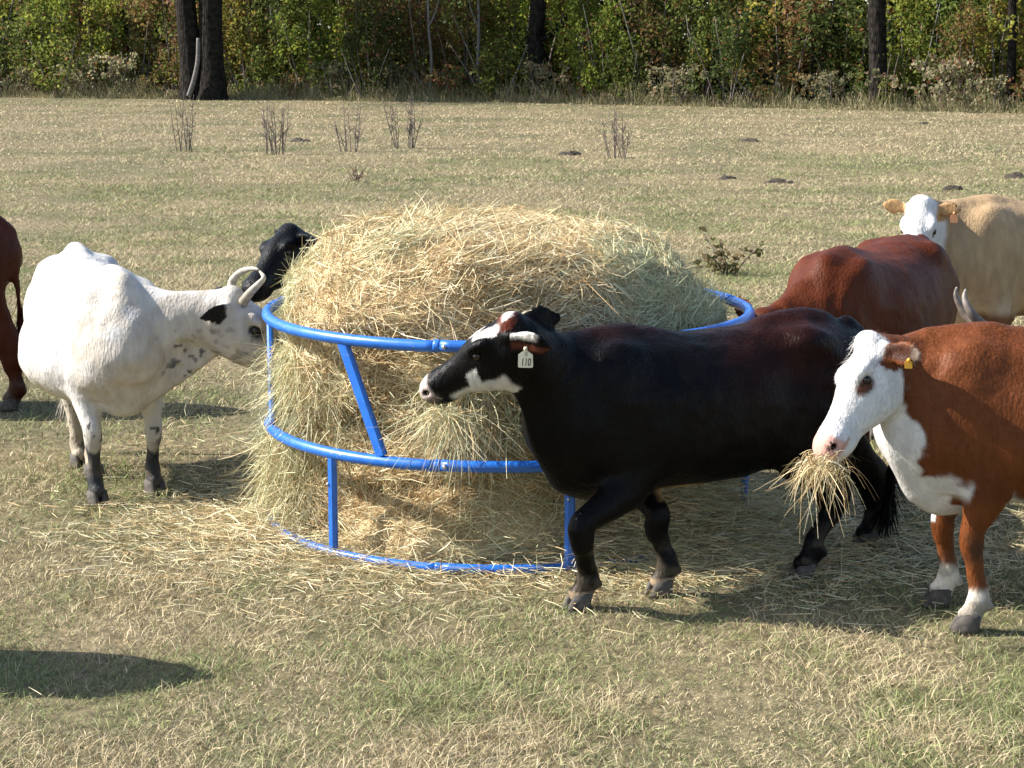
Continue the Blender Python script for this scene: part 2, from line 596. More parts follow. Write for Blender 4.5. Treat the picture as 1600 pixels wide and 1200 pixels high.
        for ax in range(3):
            s0 = [slice(None)] * 3; s1 = [slice(None)] * 3
            s0[ax] = slice(0, -1); s1[ax] = slice(1, None)
            A, B = ins[tuple(s0)], ins[tuple(s1)]
            e = np.argwhere(A != B)
            u, w = [(1, 2), (2, 0), (0, 1)][ax]
            ok = (e[:, u] > 0) & (e[:, w] > 0) & (e[:, u] < n[u]) & (e[:, w] < n[w])
            e = e[ok]
            fl = A[e[:, 0], e[:, 1], e[:, 2]]
            q = []
            for du, dw in ((-1, -1), (0, -1), (0, 0), (-1, 0)):
                c = e.copy(); c[:, u] += du; c[:, w] += dw
                q.append(vid[c[:, 0], c[:, 1], c[:, 2]])
            q = np.stack(q, 1)
            q[~fl] = q[~fl][:, ::-1]
            faces.append(q[(q >= 0).all(1)])
        F = np.concatenate(faces)
        return self.lo + pos * self.v, F


def smooth_mesh(V, F, it=3, lam=0.5):
    E = np.concatenate([F[:, [0, 1]], F[:, [1, 2]], F[:, [2, 3]], F[:, [3, 0]]])
    E = np.unique(np.sort(E, 1), axis=0)
    n = len(V)
    deg = np.bincount(E.ravel(), minlength=n).astype(float)
    for k in range(it):
        for l in (lam, -lam * 1.04):
            S = np.stack([np.bincount(E[:, 0], V[E[:, 1], j], n) + np.bincount(E[:, 1], V[E[:, 0], j], n) for j in range(3)], 1)
            V = V + l * (S / np.maximum(deg, 1)[:, None] - V)
    return V


def vert_normals(V, F):
    fn = np.cross(V[F[:, 2]] - V[F[:, 0]], V[F[:, 3]] - V[F[:, 1]])
    N = np.zeros_like(V)
    for j in range(4):
        for a in range(3):
            N[:, a] += np.bincount(F[:, j], fn[:, a], len(V))
    return N / (np.linalg.norm(N, axis=1)[:, None] + 1e-12), np.linalg.norm(fn, axis=1) * 0.5


# trunk profile: x, top, bottom, half width (withers 1.30 m)
TRUNK = [(-0.84, 1.19, 1.00, 0.07), (-0.78, 1.25, 0.86, 0.16), (-0.66, 1.28, 0.74, 0.225), (-0.50, 1.30, 0.66, 0.265),
         (-0.30, 1.285, 0.58, 0.30), (-0.05, 1.265, 0.535, 0.335), (0.18, 1.265, 0.53, 0.335), (0.38, 1.285, 0.55, 0.285),
         (0.52, 1.29, 0.565, 0.25), (0.66, 1.225, 0.60, 0.215), (0.76, 1.13, 0.70, 0.16), (0.83, 1.03, 0.83, 0.08)]

def hoof_mesh(S=1.0):
    """two claws, toe towards +x, coronet at z 0.075"""
    V, F = [], []
    for sy in (-1, 1):
        base = len(V)
        n = 12
        rings = [(0.000, 0.058, 0.031, 0.018), (0.022, 0.056, 0.030, 0.015), (0.052, 0.049, 0.028, 0.006), (0.078, 0.042, 0.026, -0.004), (0.088, 0.025, 0.016, -0.006)]
        for z, rx, ry, ox in rings:
            for j in range(n):
                a = 2 * math.pi * j / n
                ca, sa = math.cos(a), math.sin(a)
                px = ox + rx * (ca if ca < 0 else ca ** 0.9 if ca > 0 else 0) + (0.008 if ca > 0.5 else 0)
                py = sy * 0.031 + ry * (abs(sa) ** 0.85) * (1 if sa > 0 else -1) * (1.0 - 0.25 * max(ca, 0)) - sy * 0.006 * max(ca, 0)
                V.append((px * S, py * S, z * S))
        for r in range(len(rings) - 1):
            for j in range(n):
                F.append((base + r * n + j, base + r * n + (j + 1) % n, base + (r + 1) * n + (j + 1) % n, base + (r + 1) * n + j))
        V.append((0.018 * S, sy * 0.031 * S, 0)); V.append((-0.006 * S, sy * 0.031 * S, 0.09 * S))
        b, t = len(V) - 2, len(V) - 1
        for j in range(n):
            F.append((b, base + (j + 1) % n, base + j, b))
            F.append((t, base + 4 * n + j, base + 4 * n + (j + 1) % n, t))
    quads = np.array([f for f in F if f[0] != f[3]]); tris = np.array([f[:3] for f in F if f[0] == f[3]])
    return np_mesh('hoof', V, [quads, tris], smooth=True)


class Cow:
    def __init__(self, label, root, heading, S, poll, muzzle, head_up=(0, 0, 1), feet=None, joints=None, fat=1.0, ear_l=(-0.25, 1, -0.1), ear_r=(-0.25, -1, -0.1),
                 paint=None, vox=0.013, mat=None, fur=30000, horns=None, horn_cols=None, tail=None, hump=0.0, boss=0.0, tuft=0, ear_up=(-.8, 0, .6), droop=0.0,
                 neck_lift=0.0, furlen=0.013, hooves=True, hock=None, brisket=1.0, bony=0.0, pear=.08, HS=1.0, leg=1.1, deep=0.0, elbows=None, long=1.0, ear=.93, neck_h=1.0):
        self.SV = SV = np.array([S * long, S, S])
        elbows = elbows or {}
        self.S = S
        self.root = np.array([root[0], root[1], 0.0])
        self.h = math.radians(heading)
        self.label = label
        ch, sh = math.cos(self.h), math.sin(self.h)
        self.R = np.array([[ch, -sh, 0], [sh, ch, 0], [0, 0, 1]])      # local -> world
        self.lab = label
        o = empty('cow', tuple(self.root), self.h)
        tag(o, label, 'cow', 'cattle around the hay ring')
        self.obj = o
        loc = self.to_local
        poll = loc(poll)
        mz = loc(muzzle)
        hx = unit(mz - poll)
        hu = self.R.T @ np.asarray(head_up, float)
        hy = unit(np.cross(hu, hx))          # left
        hz = np.cross(hx, hy)
        self.poll, self.hax = poll, (hx, hy, hz)
        Hd = lambda x, y, z: poll + (hx * x + hy * y + hz * z) * HS
        self.Hd = Hd
        self.HS = HS
        # ---- legs
        d_feet = dict(lf=(0.50, 0.17), rf=(0.50, -0.17), lh=(-0.62, 0.17), rh=(-0.62, -0.17))
        ft = {}
        for kx in d_feet:
            if feet and kx in feet:
                q = loc(np.array([feet[kx][0], feet[kx][1], 0]))
                ft[kx] = np.array([q[0], q[1], 0])
            else:
                ft[kx] = np.array([d_feet[kx][0], d_feet[kx][1], 0.0])
        joints = joints or {}
        legs = {}
        for kx, f in ft.items():
            s = 1 if kx[0] == 'l' else -1
            if kx[1] == 'f':
                sh_ = np.array([0.53, s * 0.15, 0.95]); el = np.array([elbows.get(kx, 0.46 + 0.2 * (f[0] - 0.5)), s * 0.185, 0.66])
                kn = joints.get(kx, None)
                kn = loc(kn) if kn is not None else np.array([0.55 * f[0] + 0.45 * el[0] + 0.035, 0.6 * f[1] + 0.4 * el[1], 0.37])
                fet = np.array([f[0] - 0.035, f[1], 0.135]); 
                fet[:2] += 0.10 * (kn[:2] - f[:2])
                cor = np.array([f[0] - 0.005, f[1], 0.075])
                nodes = [(sh_, .075, .17), (el, .08, .115), (el * .5 + kn * .5, .062, .078), (kn + np.array([0, 0, .07]), .049, .056), (kn + np.array([0.004, 0, .01]), .050, .057), (kn - np.array([0, 0, .045]), .043, .048), (kn * .7 + fet * .3, .037, .043),
                         (kn * .45 + fet * .55, .034, .041), (fet + [0, 0, .05], .037, .045), (fet, .046, .055), (fet * .4 + cor * .6, .041, .047), (cor, .049, .058)]
            else:
                hip = np.array([-0.55, s * 0.15, 0.98]); st = np.array([-0.40 + 0.25 * (f[0] + 0.62), s * 0.20, 0.70])
                hk = joints.get(kx, None)
                hk = loc(hk) if hk is not None else np.array([f[0] - 0.11, 0.75 * f[1] + .25 * st[1], 0.50])
                fet = np.array([f[0] - 0.04, f[1], 0.14]); fet[:2] += 0.08 * (hk[:2] - f[:2])
                cor = np.array([f[0] - 0.005, f[1], 0.075])
                gask = st * .45 + hk * .55 + np.array([-0.0, 0, 0.02])
                nodes = [(hip, .11, .19), (hip * .5 + st * .5 + np.array([-.03, 0, 0]), .11, .20), (st + np.array([-.03, 0, 0]), .09, .155), (gask, .062, .090), (hk + [-.012, 0, .05], .042, .060), (hk + [-.008, 0, 0], .047, .066), (hk - [0, 0, .06], .041, .054),
                         (hk * .5 + fet * .5, .034, .043), (fet + [0, 0, .05], .038, .045), (fet, .047, .055), (fet * .4 + cor * .6, .042, .049), (cor, .050, .058)]
            nodes = [nodes[0]] + [(n_[0], n_[1] * leg, n_[2] * leg) for n_ in nodes[1:]]
            legs[kx] = nodes
        self.ft = ft
        # ---- field
        allp = np.array([poll, Hd(.56, 0, 0), [-1.02, 0, 0], [0.95, 0, 1.36]] + [n[0] for L in legs.values() for n in L])
        if tail is not None:
            tail = [np.array([-0.80, 0, 1.24]), np.array([-0.89, 0, 1.16])] + [loc(np.array(t)) for t in tail]
        else:
            tail = [np.array([-0.80, 0, 1.24]), np.array([-0.90, 0, 1.17]), np.array([-0.925, 0.0, 1.0]), np.array([-0.92, 0.0, 0.75]), np.array([-0.90, 0, 0.50])]
        allp = np.concatenate([allp, np.array(tail)])
        lo, hi = allp.min(0) - 0.30, allp.max(0) + 0.30
        lo[1] = min(lo[1], -0.52 * fat); hi[1] = max(hi[1], 0.52 * fat)
        lo[2] = 0.045; hi[2] = max(1.42, allp[:, 2].max() + 0.2)
        F = Field(lo, hi, vox / S)
        fw = fat
        tr = []
        for (x, t, b, w) in TRUNK:
            g = math.exp(-((x + 0.02) / 0.36) ** 2)
            bb = b - 0.10 * (fat - 1) * g * 1.6 - deep
            tr.append((np.array([x, 0, (t + bb) / 2]), w * (1 + (fat - 1) * (0.35 + 0.65 * g)), (t - bb) / 2))
        F.sweep(tr, (0, 0, 1), k=0.03, sub=4, power=2.25 - .15 * bony, pear=pear)
        # withers / hips / pin bones
        F.ell((0.50, 0, 1.25), (.20, .06, .06 + hump), k=.08)
        for s in (-1, 1):
            F.ell((-0.44, s * 0.20 * (1 - 1.1 * max(pear - .08, 0)), 1.205), (.085, .07, .06), k=.07 + .04 * bony)
            F.ell((-0.77, s * 0.11, 1.13), (.06, .045, .055), k=.06)
            F.ell((0.55, s * 0.175, 0.98), (.14, .075, .25), k=.09)       # shoulder blade
            F.ell((0.67, s * 0.13, 0.87), (.09, .075, .12), k=.08)          # point of shoulder
            F.ell((-0.58, s * 0.16, 0.92), (.19, .10, .24), k=.10)         # thigh
        if bony:
            F.ell((-0.50, 0, 1.30), (.13, .045, .05 * bony), k=.08)
        # brisket
        F.ell((0.61, 0, 0.62), (.15, .11, .12 * brisket), k=.10)
        for kx, nodes in legs.items():
            F.sweep(nodes, (1, 0, 0), k=0.05, sub=2)
        # hamstrings down to the hock
        for kx in ('lh', 'rh'):
            s = 1 if kx[0] == 'l' else -1
            hk_ = legs[kx][5][0]
            pin = np.array([-.70, s * .15, .98])
            md = pin * .5 + hk_ * .5 + np.array([.02, 0, .02])
            F.sweep([(pin, .09, .11), (md, .072, .095), (hk_ + np.array([0, 0, .09]), .044, .058), (hk_ + np.array([0, 0, .02]), .040, .052)], (1, 0, 0), k=.08, sub=3)
        # knees and dew claws
        for kx, nodes in legs.items():
            i = len(nodes) - 3
            for s in (-1, 1):
                F.ell(nodes[i][0] + np.array([-.05, s * .02, -.015]), (.018, .014, .02), k=.015)
        # neck
        base = np.array([0.48, 0, 1.00]); n1 = np.array([0.65, 0, 0.97 + 0.3 * neck_lift])
        back = Hd(0.03, 0, -0.085)
        self.n1, self.back = n1, back
        m1 = n1 * .62 + back * .38 + np.array([0, 0, .02 + neck_lift]); m2 = n1 * .28 + back * .72 + np.array([0, 0, 0.015 + neck_lift * .6])
        F.sweep([(base, .18, .255), (n1, .155, .218 * neck_h), (m1, .126, .180 * neck_h), (m2, .106, .150), (back, .093, .126), (Hd(.11, 0, -.09), .085, .115)], (0, 0, 1) if abs(unit(back - n1)[2]) < 0.9 else (1, 0, 0), k=0.07, sub=2)
        # dewlap
        thr = Hd(.10, 0, -.19)
        br = np.array([0.74, 0, 0.62])
        F.sweep([(thr, .03, .05), (thr * .5 + br * .5 + np.array([-.03, 0, -.015]), .028, .08), (br + np.array([-.06, 0, .03]), .05, .09)], (0, 0, 1), k=0.07, sub=3)
        # ---- head
        hd = [(-.01, .030, -.160, .078), (.05, .050, -.205, .096), (.12, .056, -.242, .105), (.19, .046, -.240, .099), (.26, .022, -.222, .084),
              (.33, .002, -.196, .074), (.40, -.010, -.182, .073), (.455, -.014, -.178, .081), (.50, -.026, -.168, .079), (.530, -.050, -.145, .055)]
        F.sweep([(Hd(x, 0, (t + b) / 2), w * HS, (t - b) / 2 * HS) for x, t, b, w in hd], hz, k=0.03, sub=2, power=2.15)
        F.ell(Hd(0.0, 0, .02 + boss), HS * np.array((.05, .065, .045 + boss)), (hx, hy, hz), k=.04)       # poll
        for s in (-1, 1):
            F.ell(Hd(.155, s * .088, .012), HS * np.array((.055, .028, .028)), (hx, hy, hz), k=.03)    # brow
            F.ell(Hd(.185, s * .100, -.028), HS * np.array((.030, .014, .022)), (hx, hy, hz), k=.012, sub=True)
            F.ell(Hd(.12, s * .062, -.135), HS * np.array((.115, .035, .075)), (hx, hy, hz), k=.05)     # cheek
            F.ell(Hd(.490, s * .050, -.070), HS * np.array((.034, .030, .030)), (hx, hy, hz), k=.02)    # nostril wing
            F.ell(Hd(.516, s * .060, -.080), HS * np.array((.020, .016, .013)), (hx, unit(hy * s + hx * .5), hz), k=.008, sub=True)
            F.ell(Hd(.455, s * .078, -.132), (.070, .016, .007), (unit(hx - hz * .15), hy, hz), k=.008, sub=True)
        F.ell(Hd(.445, 0, -.158), HS * np.array((.066, .056, .030)), (hx, hy, hz), k=.02)               # lower lip
        # ears
        self.ear_tip = {}
        for s, ed in ((1, ear_l), (-1, ear_r)):
            e = unit(self.R.T @ np.array(ed[1:])) if ed[0] == 'w' else unit(hx * ed[0] + hy * ed[1] + hz * ed[2])
            b0 = Hd(.015, s * .078, -.015)
            eu = hx * ear_up[0] + hy * s * ear_up[1] + hz * ear_up[2]
            dn = -hz * droop
            F.sweep([(b0, .026, .026), (b0 + e * .05 * ear, .020, .040 * ear), (b0 + e * .10 * ear + dn * .02, .015, .063 * ear), (b0 + e * .155 * ear + dn * .06, .013, .055 * ear), (b0 + e * .20 * ear + dn * .11, .010, .020 * ear)], eu, k=.02, sub=2)
            uu = unit(eu - e * np.dot(eu, e)); nn = np.cross(e, uu)
            if np.dot(nn, hx * 0.9 - hz * .5) < 0: nn = -nn
            F.ell(b0 + e * .105 * ear + nn * (.021 + .02 * max(0, .93 - ear)), np.array((.070, .038, .016)) * np.array((ear, ear, 1)), (e, uu, nn), k=.012, sub=True)
            self.ear_tip[s] = (b0, e, uu, nn)
        # tail
        F.sweep([(tail[0], .05, .05), (tail[1], .034, .036), (tail[2], .024, .026), (tail[3], .020, .020), (tail[4], .014, .014)], (0, 1, 0.2), k=.04, sub=3)
        V, Q = F.mesh()
        V = smooth_mesh(V, Q, 7)
        # soft folds and muscle relief
        N, A = vert_normals(V, Q)
        hl = self.head_local(V)
        body_amt = ss(0.25, 0.5, V[:, 2]) * ss(0.02, -0.15, hl[:, 0])
        V = V + N * (((fbm(V, 7, 2, 3) - .5) * 0.026 + (fbm(V, 18, 2, 13) - .5) * .007) * body_amt)[:, None]
        wr = np.sin((V[:, 0] * 0.8 + V[:, 2] * 0.25 + 0.1 * fbm(V, 5, 2, 8)) * 75) * ss(.64, .76, V[:, 0]) * ss(.05, -.1, hl[:, 0]) * 0.0045 * ss(.35, .6, fbm(V, 4, 2, 19))
        V = V + N * wr[:, None]
        if bony:   # hollow flank and faint ribs
            fl = np.exp(-(((V[:, 0] + .34) / .13) ** 2 + ((V[:, 2] - 1.06) / .11) ** 2)) * (np.abs(V[:, 1]) > .1)
            V = V - N * (fl * 0.05 * bony)[:, None]
            rb = np.sin(V[:, 0] * 58) * np.exp(-((V[:, 0] - .12) / .26) ** 2) * ss(.65, .85, V[:, 2]) * ss(1.2, 1.05, V[:, 2])
            V = V + N * (rb * 0.0035 * bony)[:, None]
        self.V, self.Q = V, Q
        N, A = vert_normals(V, Q)
        cols = paint(self, V, hl)
        mud = ss(.34, .06, V[:, 2]) * ss(.42, .62, fbm(V, 16, 3, 91)) * .75
        cols = mixc(cols, (.085, .066, .045), mud)
        me = np_mesh('body', V * SV, Q, cols, smooth=True)
        link('body', me, o, mat or M_COAT)
        # fur
        if fur:
            self.make_fur(V, Q, N, A, cols, fur, furlen, tuft)
        # eyes
        for s in (1, -1):
            c = Hd(.185, s * .090, -.026) * SV
            me = uv_sphere('eye', 0.0205 * S * HS, 14, 10)
            e = link('eye', me, o, M_EYE)
            e.location = c
        # hooves
        if hooves:
            hm = hoof_mesh(S)
            hm.materials.append(M_HOOF)
            for kx, f in ft.items():
                h = link('hoof', hm, o)
                h.location = (f * SV + np.array([0, 0, 0.001]))
                h.rotation_euler = (0, 0, random.uniform(-.12, .12))
        # tail switch
        t0, t1 = tail[3] * SV, tail[4] * SV
        n = 220
        dirv = unit(t1 - t0)
        st = t1 + (t0 - t1) * (rng.random((n, 1)) * 0.9) + rng.normal(0, .008, (n, 3))
        ln = 0.16 + .16 * rng.random(n)
        bend = rng.normal(0, .05, (n, 3))
        pts = np.stack([st + dirv * (ln * q)[:, None] * np.array([1, 1, 1]) + bend * q * q + np.array([0, 0, -.05 * q * q]) for q in np.linspace(0, 1, 5)], 1)
        pts[:, :, 2] = np.maximum(pts[:, :, 2], 0.06)
        tc = paint(self, np.repeat(tail[4][None, :], n, 0), self.head_local(np.repeat(tail[4][None, :], n, 0))) * (0.6 + .5 * rng.random(n))[:, None]
        sd = np.array([unit(v) for v in np.cross(np.repeat(dirv[None, :], n, 0), rng.normal(0, 1, (n, 3)))])
        me = ribbons('tail_switch', pts, np.full(n, .006), sd, tc)
        link('tail_switch', me, o, M_FUR)
        if horns:
            for path, rad in horns:
                pw = [loc(np.array(p)) * SV for p in path]
                pw = catmull(np.array(pw), 7)
                rr = np.interp(np.linspace(0, 1, len(pw)), np.linspace(0, 1, len(rad)), rad)
                me = tube_mesh('horn', pw, rr, 14)
                t = np.repeat(np.linspace(0, 1, len(pw)), 14)
                t = np.concatenate([t, [0, 1]])
                ring = 0.88 + .12 * np.sin(t * 40)
                ca, cb, cc = [np.array(c) for c in (horn_cols or ((.30, .24, .17), (.50, .44, .34), (.10, .085, .07)))]
                c = np.where(t[:, None] < .6, ca + (cb - ca) * (t / .6)[:, None], cb + (cc - cb) * ((t - .6) / .4)[:, None]) * ring[:, None]
                at = me.color_attributes.new('Col', 'FLOAT_COLOR', 'POINT')
                c4 = np.ones((len(t), 4), np.float32); c4[:, :3] = c
                at.data.foreach_set('color', c4.ravel())
                link('horn', me, o, M_HORN)

    def to_local(self, p):
        return (self.R.T @ (np.asarray(p, float) - self.root)) / self.SV

    def head_local(self, V):
        D = V - self.poll
        return np.stack([D @ a for a in self.hax], 1) / self.HS

    def make_fur(self, V, Q, N, A, cols, n, flen, tuft):
        S = self.SV
        pr = A / A.sum()
        fi = rng.choice(len(Q), n, p=pr)
        w = rng.dirichlet((1, 1, 1, 1), n)
        P = (V[Q[fi]] * w[:, :, None]).sum(1)
        Nn = (N[Q[fi]] * w[:, :, None]).sum(1)
        C = (cols[Q[fi]] * w[:, :, None]).sum(1)
        hl = self.head_local(P)
        hx, hy, hz = self.hax
        onhead = ss(-0.06, 0.04, hl[:, 0]) * (np.abs(hl[:, 1]) < .13) * (np.abs(hl[:, 2] + .08) < .2)
        # hair lies backwards and down; on the face it runs from the poll to the nose
        flow = np.tile(np.array([-.75, 0, -.65]), (n, 1))
        flow = flow * (1 - onhead)[:, None] + hx[None, :] * onhead[:, None]
        flow += rng.normal(0, .2, (n, 3))
        flow -= Nn * (flow * Nn).sum(1)[:, None]
        flow /= np.linalg.norm(flow, axis=1)[:, None] + 1e-9
        L = flen * (0.6 + .8 * rng.random(n))
        low = ss(0.5, 0.2, P[:, 2])
        L = L * (1 - .35 * low)
        muz = ss(.40, .47, hl[:, 0]) * (np.abs(hl[:, 1]) < .12) * (np.abs(hl[:, 2] + .1) < .12)
        L = L * (1 - .75 * muz)
        if tuft:
            tf = np.exp(-((hl[:, 0] - .06) / .12) ** 2 - (hl[:, 1] / .09) ** 2) * (hl[:, 2] > -.04)
            L = L * (1 + tuft * tf)
            curl = np.stack([np.sin(hl[:, 1] * 90 + hl[:, 0] * 50), np.cos(hl[:, 0] * 80), np.sin(hl[:, 2] * 70)], 1)
            flow = flow + (rng.normal(0, .35, (n, 3)) + curl * .8) * tf[:, None]
        lift = 0.12 + .22 * rng.random(n)
        a = P * S
        c = (P + flow * L[:, None] + Nn * (L * lift * .7)[:, None]) * S
        side = np.cross(flow, Nn)
        side /= np.linalg.norm(side, axis=1)[:, None] + 1e-9
        me = ribbons('coat', np.stack([a, c], 1), np.full(n, 0.0028 * self.S) * (.6 + .8 * rng.random(n)), side, C * (0.78 + .40 * rng.random(n))[:, None])
        f = link('coat_hair', me, self.obj, M_FUR)
        f['kind'] = 'stuff'

    def ear_tag(self, side, col, along=.085, size=.062, text=None, label=None, drop=.035):
        """plastic tag hanging from the ear"""
        b0, e, uu, nn = self.ear_tip[side]
        S = self.S
        m = plain_mat('ear_tag_plastic', col, rough=.45, noise=.06)
        top = (b0 + e * along + nn * .004) * self.SV
        # hang in world vertical, face the ear's open side flattened towards the horizontal
        z = np.array([0, 0, 1.0])
        fdir = self.R.T @ np.array([-0.12, -1.0, 0.05])
        y = unit(fdir - z * np.dot(fdir, z))
        x = np.cross(z, -y) * 1.0
        x = unit(np.cross(y, z)) * -1.0
        h = size
        prof = [(-.10, .0), (.10, .0), (.13, -.28), (.48, -.52), (.5, -1.32), (.44, -1.40), (-.44, -1.40), (-.5, -1.32), (-.48, -.52), (-.13, -.28)]
        V, th = [], .0016
        for off in (th, -th):
            for px, pz in prof:
                V.append((px * h, -off, pz * h))
        n = len(prof)
        me = bpy.data.meshes.new('ear_tag')
        faces = [tuple(range(n)), tuple(range(2 * n - 1, n - 1, -1))] + [(i + n, (i + 1) % n + n, (i + 1) % n, i) for i in range(n)]
        me.from_pydata(V, [], faces)
        me.update()
        t = link('ear_tag', me, self.obj, m)
        wx = unit(np.cross(-y, z)) * -1
        # local frame: X right for a viewer facing the tag, -Y towards the viewer
        X = unit(np.cross(-y, z)); X = -X if np.dot(self.R @ X, [1, 0, 0]) < 0 else X
        Mx = Matrix(((X[0], -y[0], 0, 0), (X[1], -y[1], 0, 0), (0, 0, 1, 0), (0, 0, 0, 1)))
        Mx.translation = Vector(top + y * drop - z * .012)
        t.matrix_local = Mx
        # stud
        s = link('tag_stud', uv_sphere('tag_stud', .008, 10, 8), t, m)
        s.location = (0, -.004, -.008)
        if label: t['label'] = label
        if text:
            ink = plain_mat('tag_ink', (.012, .011, .010), rough=.6, noise=.1)
            for string, sz, cx, cz in text:
                cu = bpy.data.curves.new('number', 'FONT')
                cu.body = string; cu.size = sz; cu.align_x = 'CENTER'; cu.shear = .15; cu.extrude = .0002; cu.offset = .0004
                tmp = bpy.data.objects.new('tmp', cu)
                COL.objects.link(tmp)
                dg = bpy.context.evaluated_depsgraph_get()
                tm = bpy.data.meshes.new_from_object(tmp.evaluated_get(dg))
                bpy.data.objects.remove(tmp)
                q = link('number', tm, t)
                tm.materials.clear(); tm.materials.append(ink)
                q.location = (cx, -.0024, cz)
                q.scale = (.62, 1, 1)
                q.rotation_euler = (math.pi / 2, 0, 0)
        return t


def uv_sphere(name, r, nu=12, nv=8, sq=(1, 1, 1)):
    V = [(0, 0, r * sq[2])]
    for i in range(1, nv):
        t = math.pi * i / nv
        for j in range(nu):
            a = 2 * math.pi * j / nu
            V.append((r * sq[0] * math.sin(t) * math.cos(a), r * sq[1] * math.sin(t) * math.sin(a), r * sq[2] * math.cos(t)))
    V.append((0, 0, -r * sq[2]))
    T = [(0, 1 + j, 1 + (j + 1) % nu) for j in range(nu)]
    b = len(V) - 1
    o = 1 + (nv - 2) * nu
    T += [(b, o + (j + 1) % nu, o + j) for j in range(nu)]
    Qd = [(1 + i * nu + j, 1 + (i + 1) * nu + j, 1 + (i + 1) * nu + (j + 1) % nu, 1 + i * nu + (j + 1) % nu) for i in range(nv - 2) for j in range(nu)]
    return np_mesh(name, V, [np.array(T), np.array(Qd)], smooth=True)


def catmull(P, sub):
    N = len(P); out = []
    for i in range(N - 1):
        p0, p1, p2, p3 = P[max(i - 1, 0)], P[i], P[i + 1], P[min(i + 2, N - 1)]
        for s in range(sub):
            t = s / sub
            out.append(.5 * ((2 * p1) + (-p0 + p2) * t + (2 * p0 - 5 * p1 + 4 * p2 - p3) * t * t + (-p0 + 3 * p1 - 3 * p2 + p3) * t ** 3))
    out.append(P[-1])
    return np.array(out)


# ------------------------------------------------------------------ coat patterns (own colours of each animal)
def mixc(c, col, m):
    m = np.clip(m, 0, 1)[:, None]
    return c * (1 - m) + np.asarray(col)[None, :] * m


def basecol(V, col, var=.12, seed=1):
    c = np.repeat(np.asarray(col, float)[None, :], len(V), 0)
    return c * (1 + var * 2 * (fbm(V, 6, 3, seed) - .5))[:, None]


def is_head(hl, x0=-.02):
    return ss(x0 - .02, x0 + .02, hl[:, 0]) * (hl[:, 0] < .60) * (np.abs(hl[:, 1]) < .13) * (hl[:, 2] > -.27) * (hl[:, 2] < .14)


def nostril_dark(c, hl, col=(.02, .014, .012)):
    for s in (-1, 1):
        d = np.sqrt(((hl[:, 0] - .516) / .024) ** 2 + ((hl[:, 1] - s * .060) / .02) ** 2 + ((hl[:, 2] + .080) / .016) ** 2)
        c = mixc(c, col, ss(1.25, .8, d))
    return c


def paint_black_baldy(cow, V, hl):
    c = basecol(V, (.0034, .0029, .0029), .2)
    w = fbm(V, 9, 3, 4) - .5
    # russet tone on the upper flank and along the top of the back
    rus = ss(.15, -.15, V[:, 0]) * ss(.85, 1.1, V[:, 2]) * ss(-.75, -.55, V[:, 0]) + .8 * ss(1.24, 1.31, V[:, 2]) * ss(.75, .6, V[:, 0])
    c = mixc(c, (.022, .006, .0035), rus * (.55 + w))
    white = np.array((.52, .49, .45))
    h = is_head(hl)
    x, y, z = hl[:, 0], hl[:, 1], hl[:, 2]
    # broken blaze above the eye
    d = np.sqrt(((x - .095 + 1.1 * (y - .05)) / .062) ** 2 + ((y - .056) / .023) ** 2)
    c = mixc(c, white, h * ss(1.1, .9, d + w * 2.0) * (z > .0))
    d = np.sqrt(((x - .17) / .05) ** 2 + ((y + .015) / .022) ** 2)
    c = mixc(c, white, h * ss(1.1, .9, d + w) * (z > .0))
    # reddish poll
    c = mixc(c, (.11, .025, .012), ss(.05, .0, x) * ss(-.06, -.02, x) * (z > .015) * (np.abs(y) < .08))
    c = mixc(c, white, ss(.012, -.01, x) * ss(-.06, -.03, x) * (z > .05) * (np.abs(y) < .05))
    # white jaw and cheek stripe
    jaw = ss(-.145, -.17, z + .10 * w) * ss(.10, .13, x + .1 * w) * ss(.44, .41, x)
    d = np.abs(x - .275 + .30 * (z + .15)) / .034
    stripe = ss(1.1, .8, d + w) * ss(-.07, -.09, z + .1 * w) * (np.abs(y) > .02)
    c = mixc(c, white, h * np.maximum(jaw, stripe))
    # muzzle: pale nose tip with dark lips
    nz = h * ss(.475, .495, x + .06 * w) * ss(-.125, -.10, z)
    c = mixc(c, (.45, .36, .33), nz)
    c = mixc(c, (.10, .09, .09), h * ss(.42, .44, x) * ss(-.095, -.11, z) * ss(-.06, .1, w + .02))
    c = nostril_dark(c, hl)
    # pale ear edge and russet lining
    b0, e, uu, nn = cow.ear_tip[1]
    q = V - b0
    ea, eu, en = q @ e, q @ uu, q @ nn
    ear = (ea > .03) * (ea < .22) * (np.abs(eu) < .08) * (np.abs(en) < .035)
    c = mixc(c, (.08, .025, .015), ear * ss(-.004, .006, en) * ss(.025, .01, np.abs(eu + .02)))
    c = mixc(c, (.62, .58, .52), ear * ss(.012, .028, eu + .3 * w * .1) * ss(.17, .13, ea) * ss(-.008, .0, en))
    # cream patch on the belly
    c = mixc(c, (.50, .33, .16), (np.exp(-(((V[:, 0] - .17) / .12) ** 2 + ((V[:, 1] - .09) / .10) ** 4)) * 1.6 - .5) * ss(.56, .54, V[:, 2]) * (V[:, 2] > .46))
    # pale band above the hooves of the fore feet
    c = mixc(c, (.33, .24, .15), ss(.10, .088, V[:, 2]) * (V[:, 0] > .2))
    return c


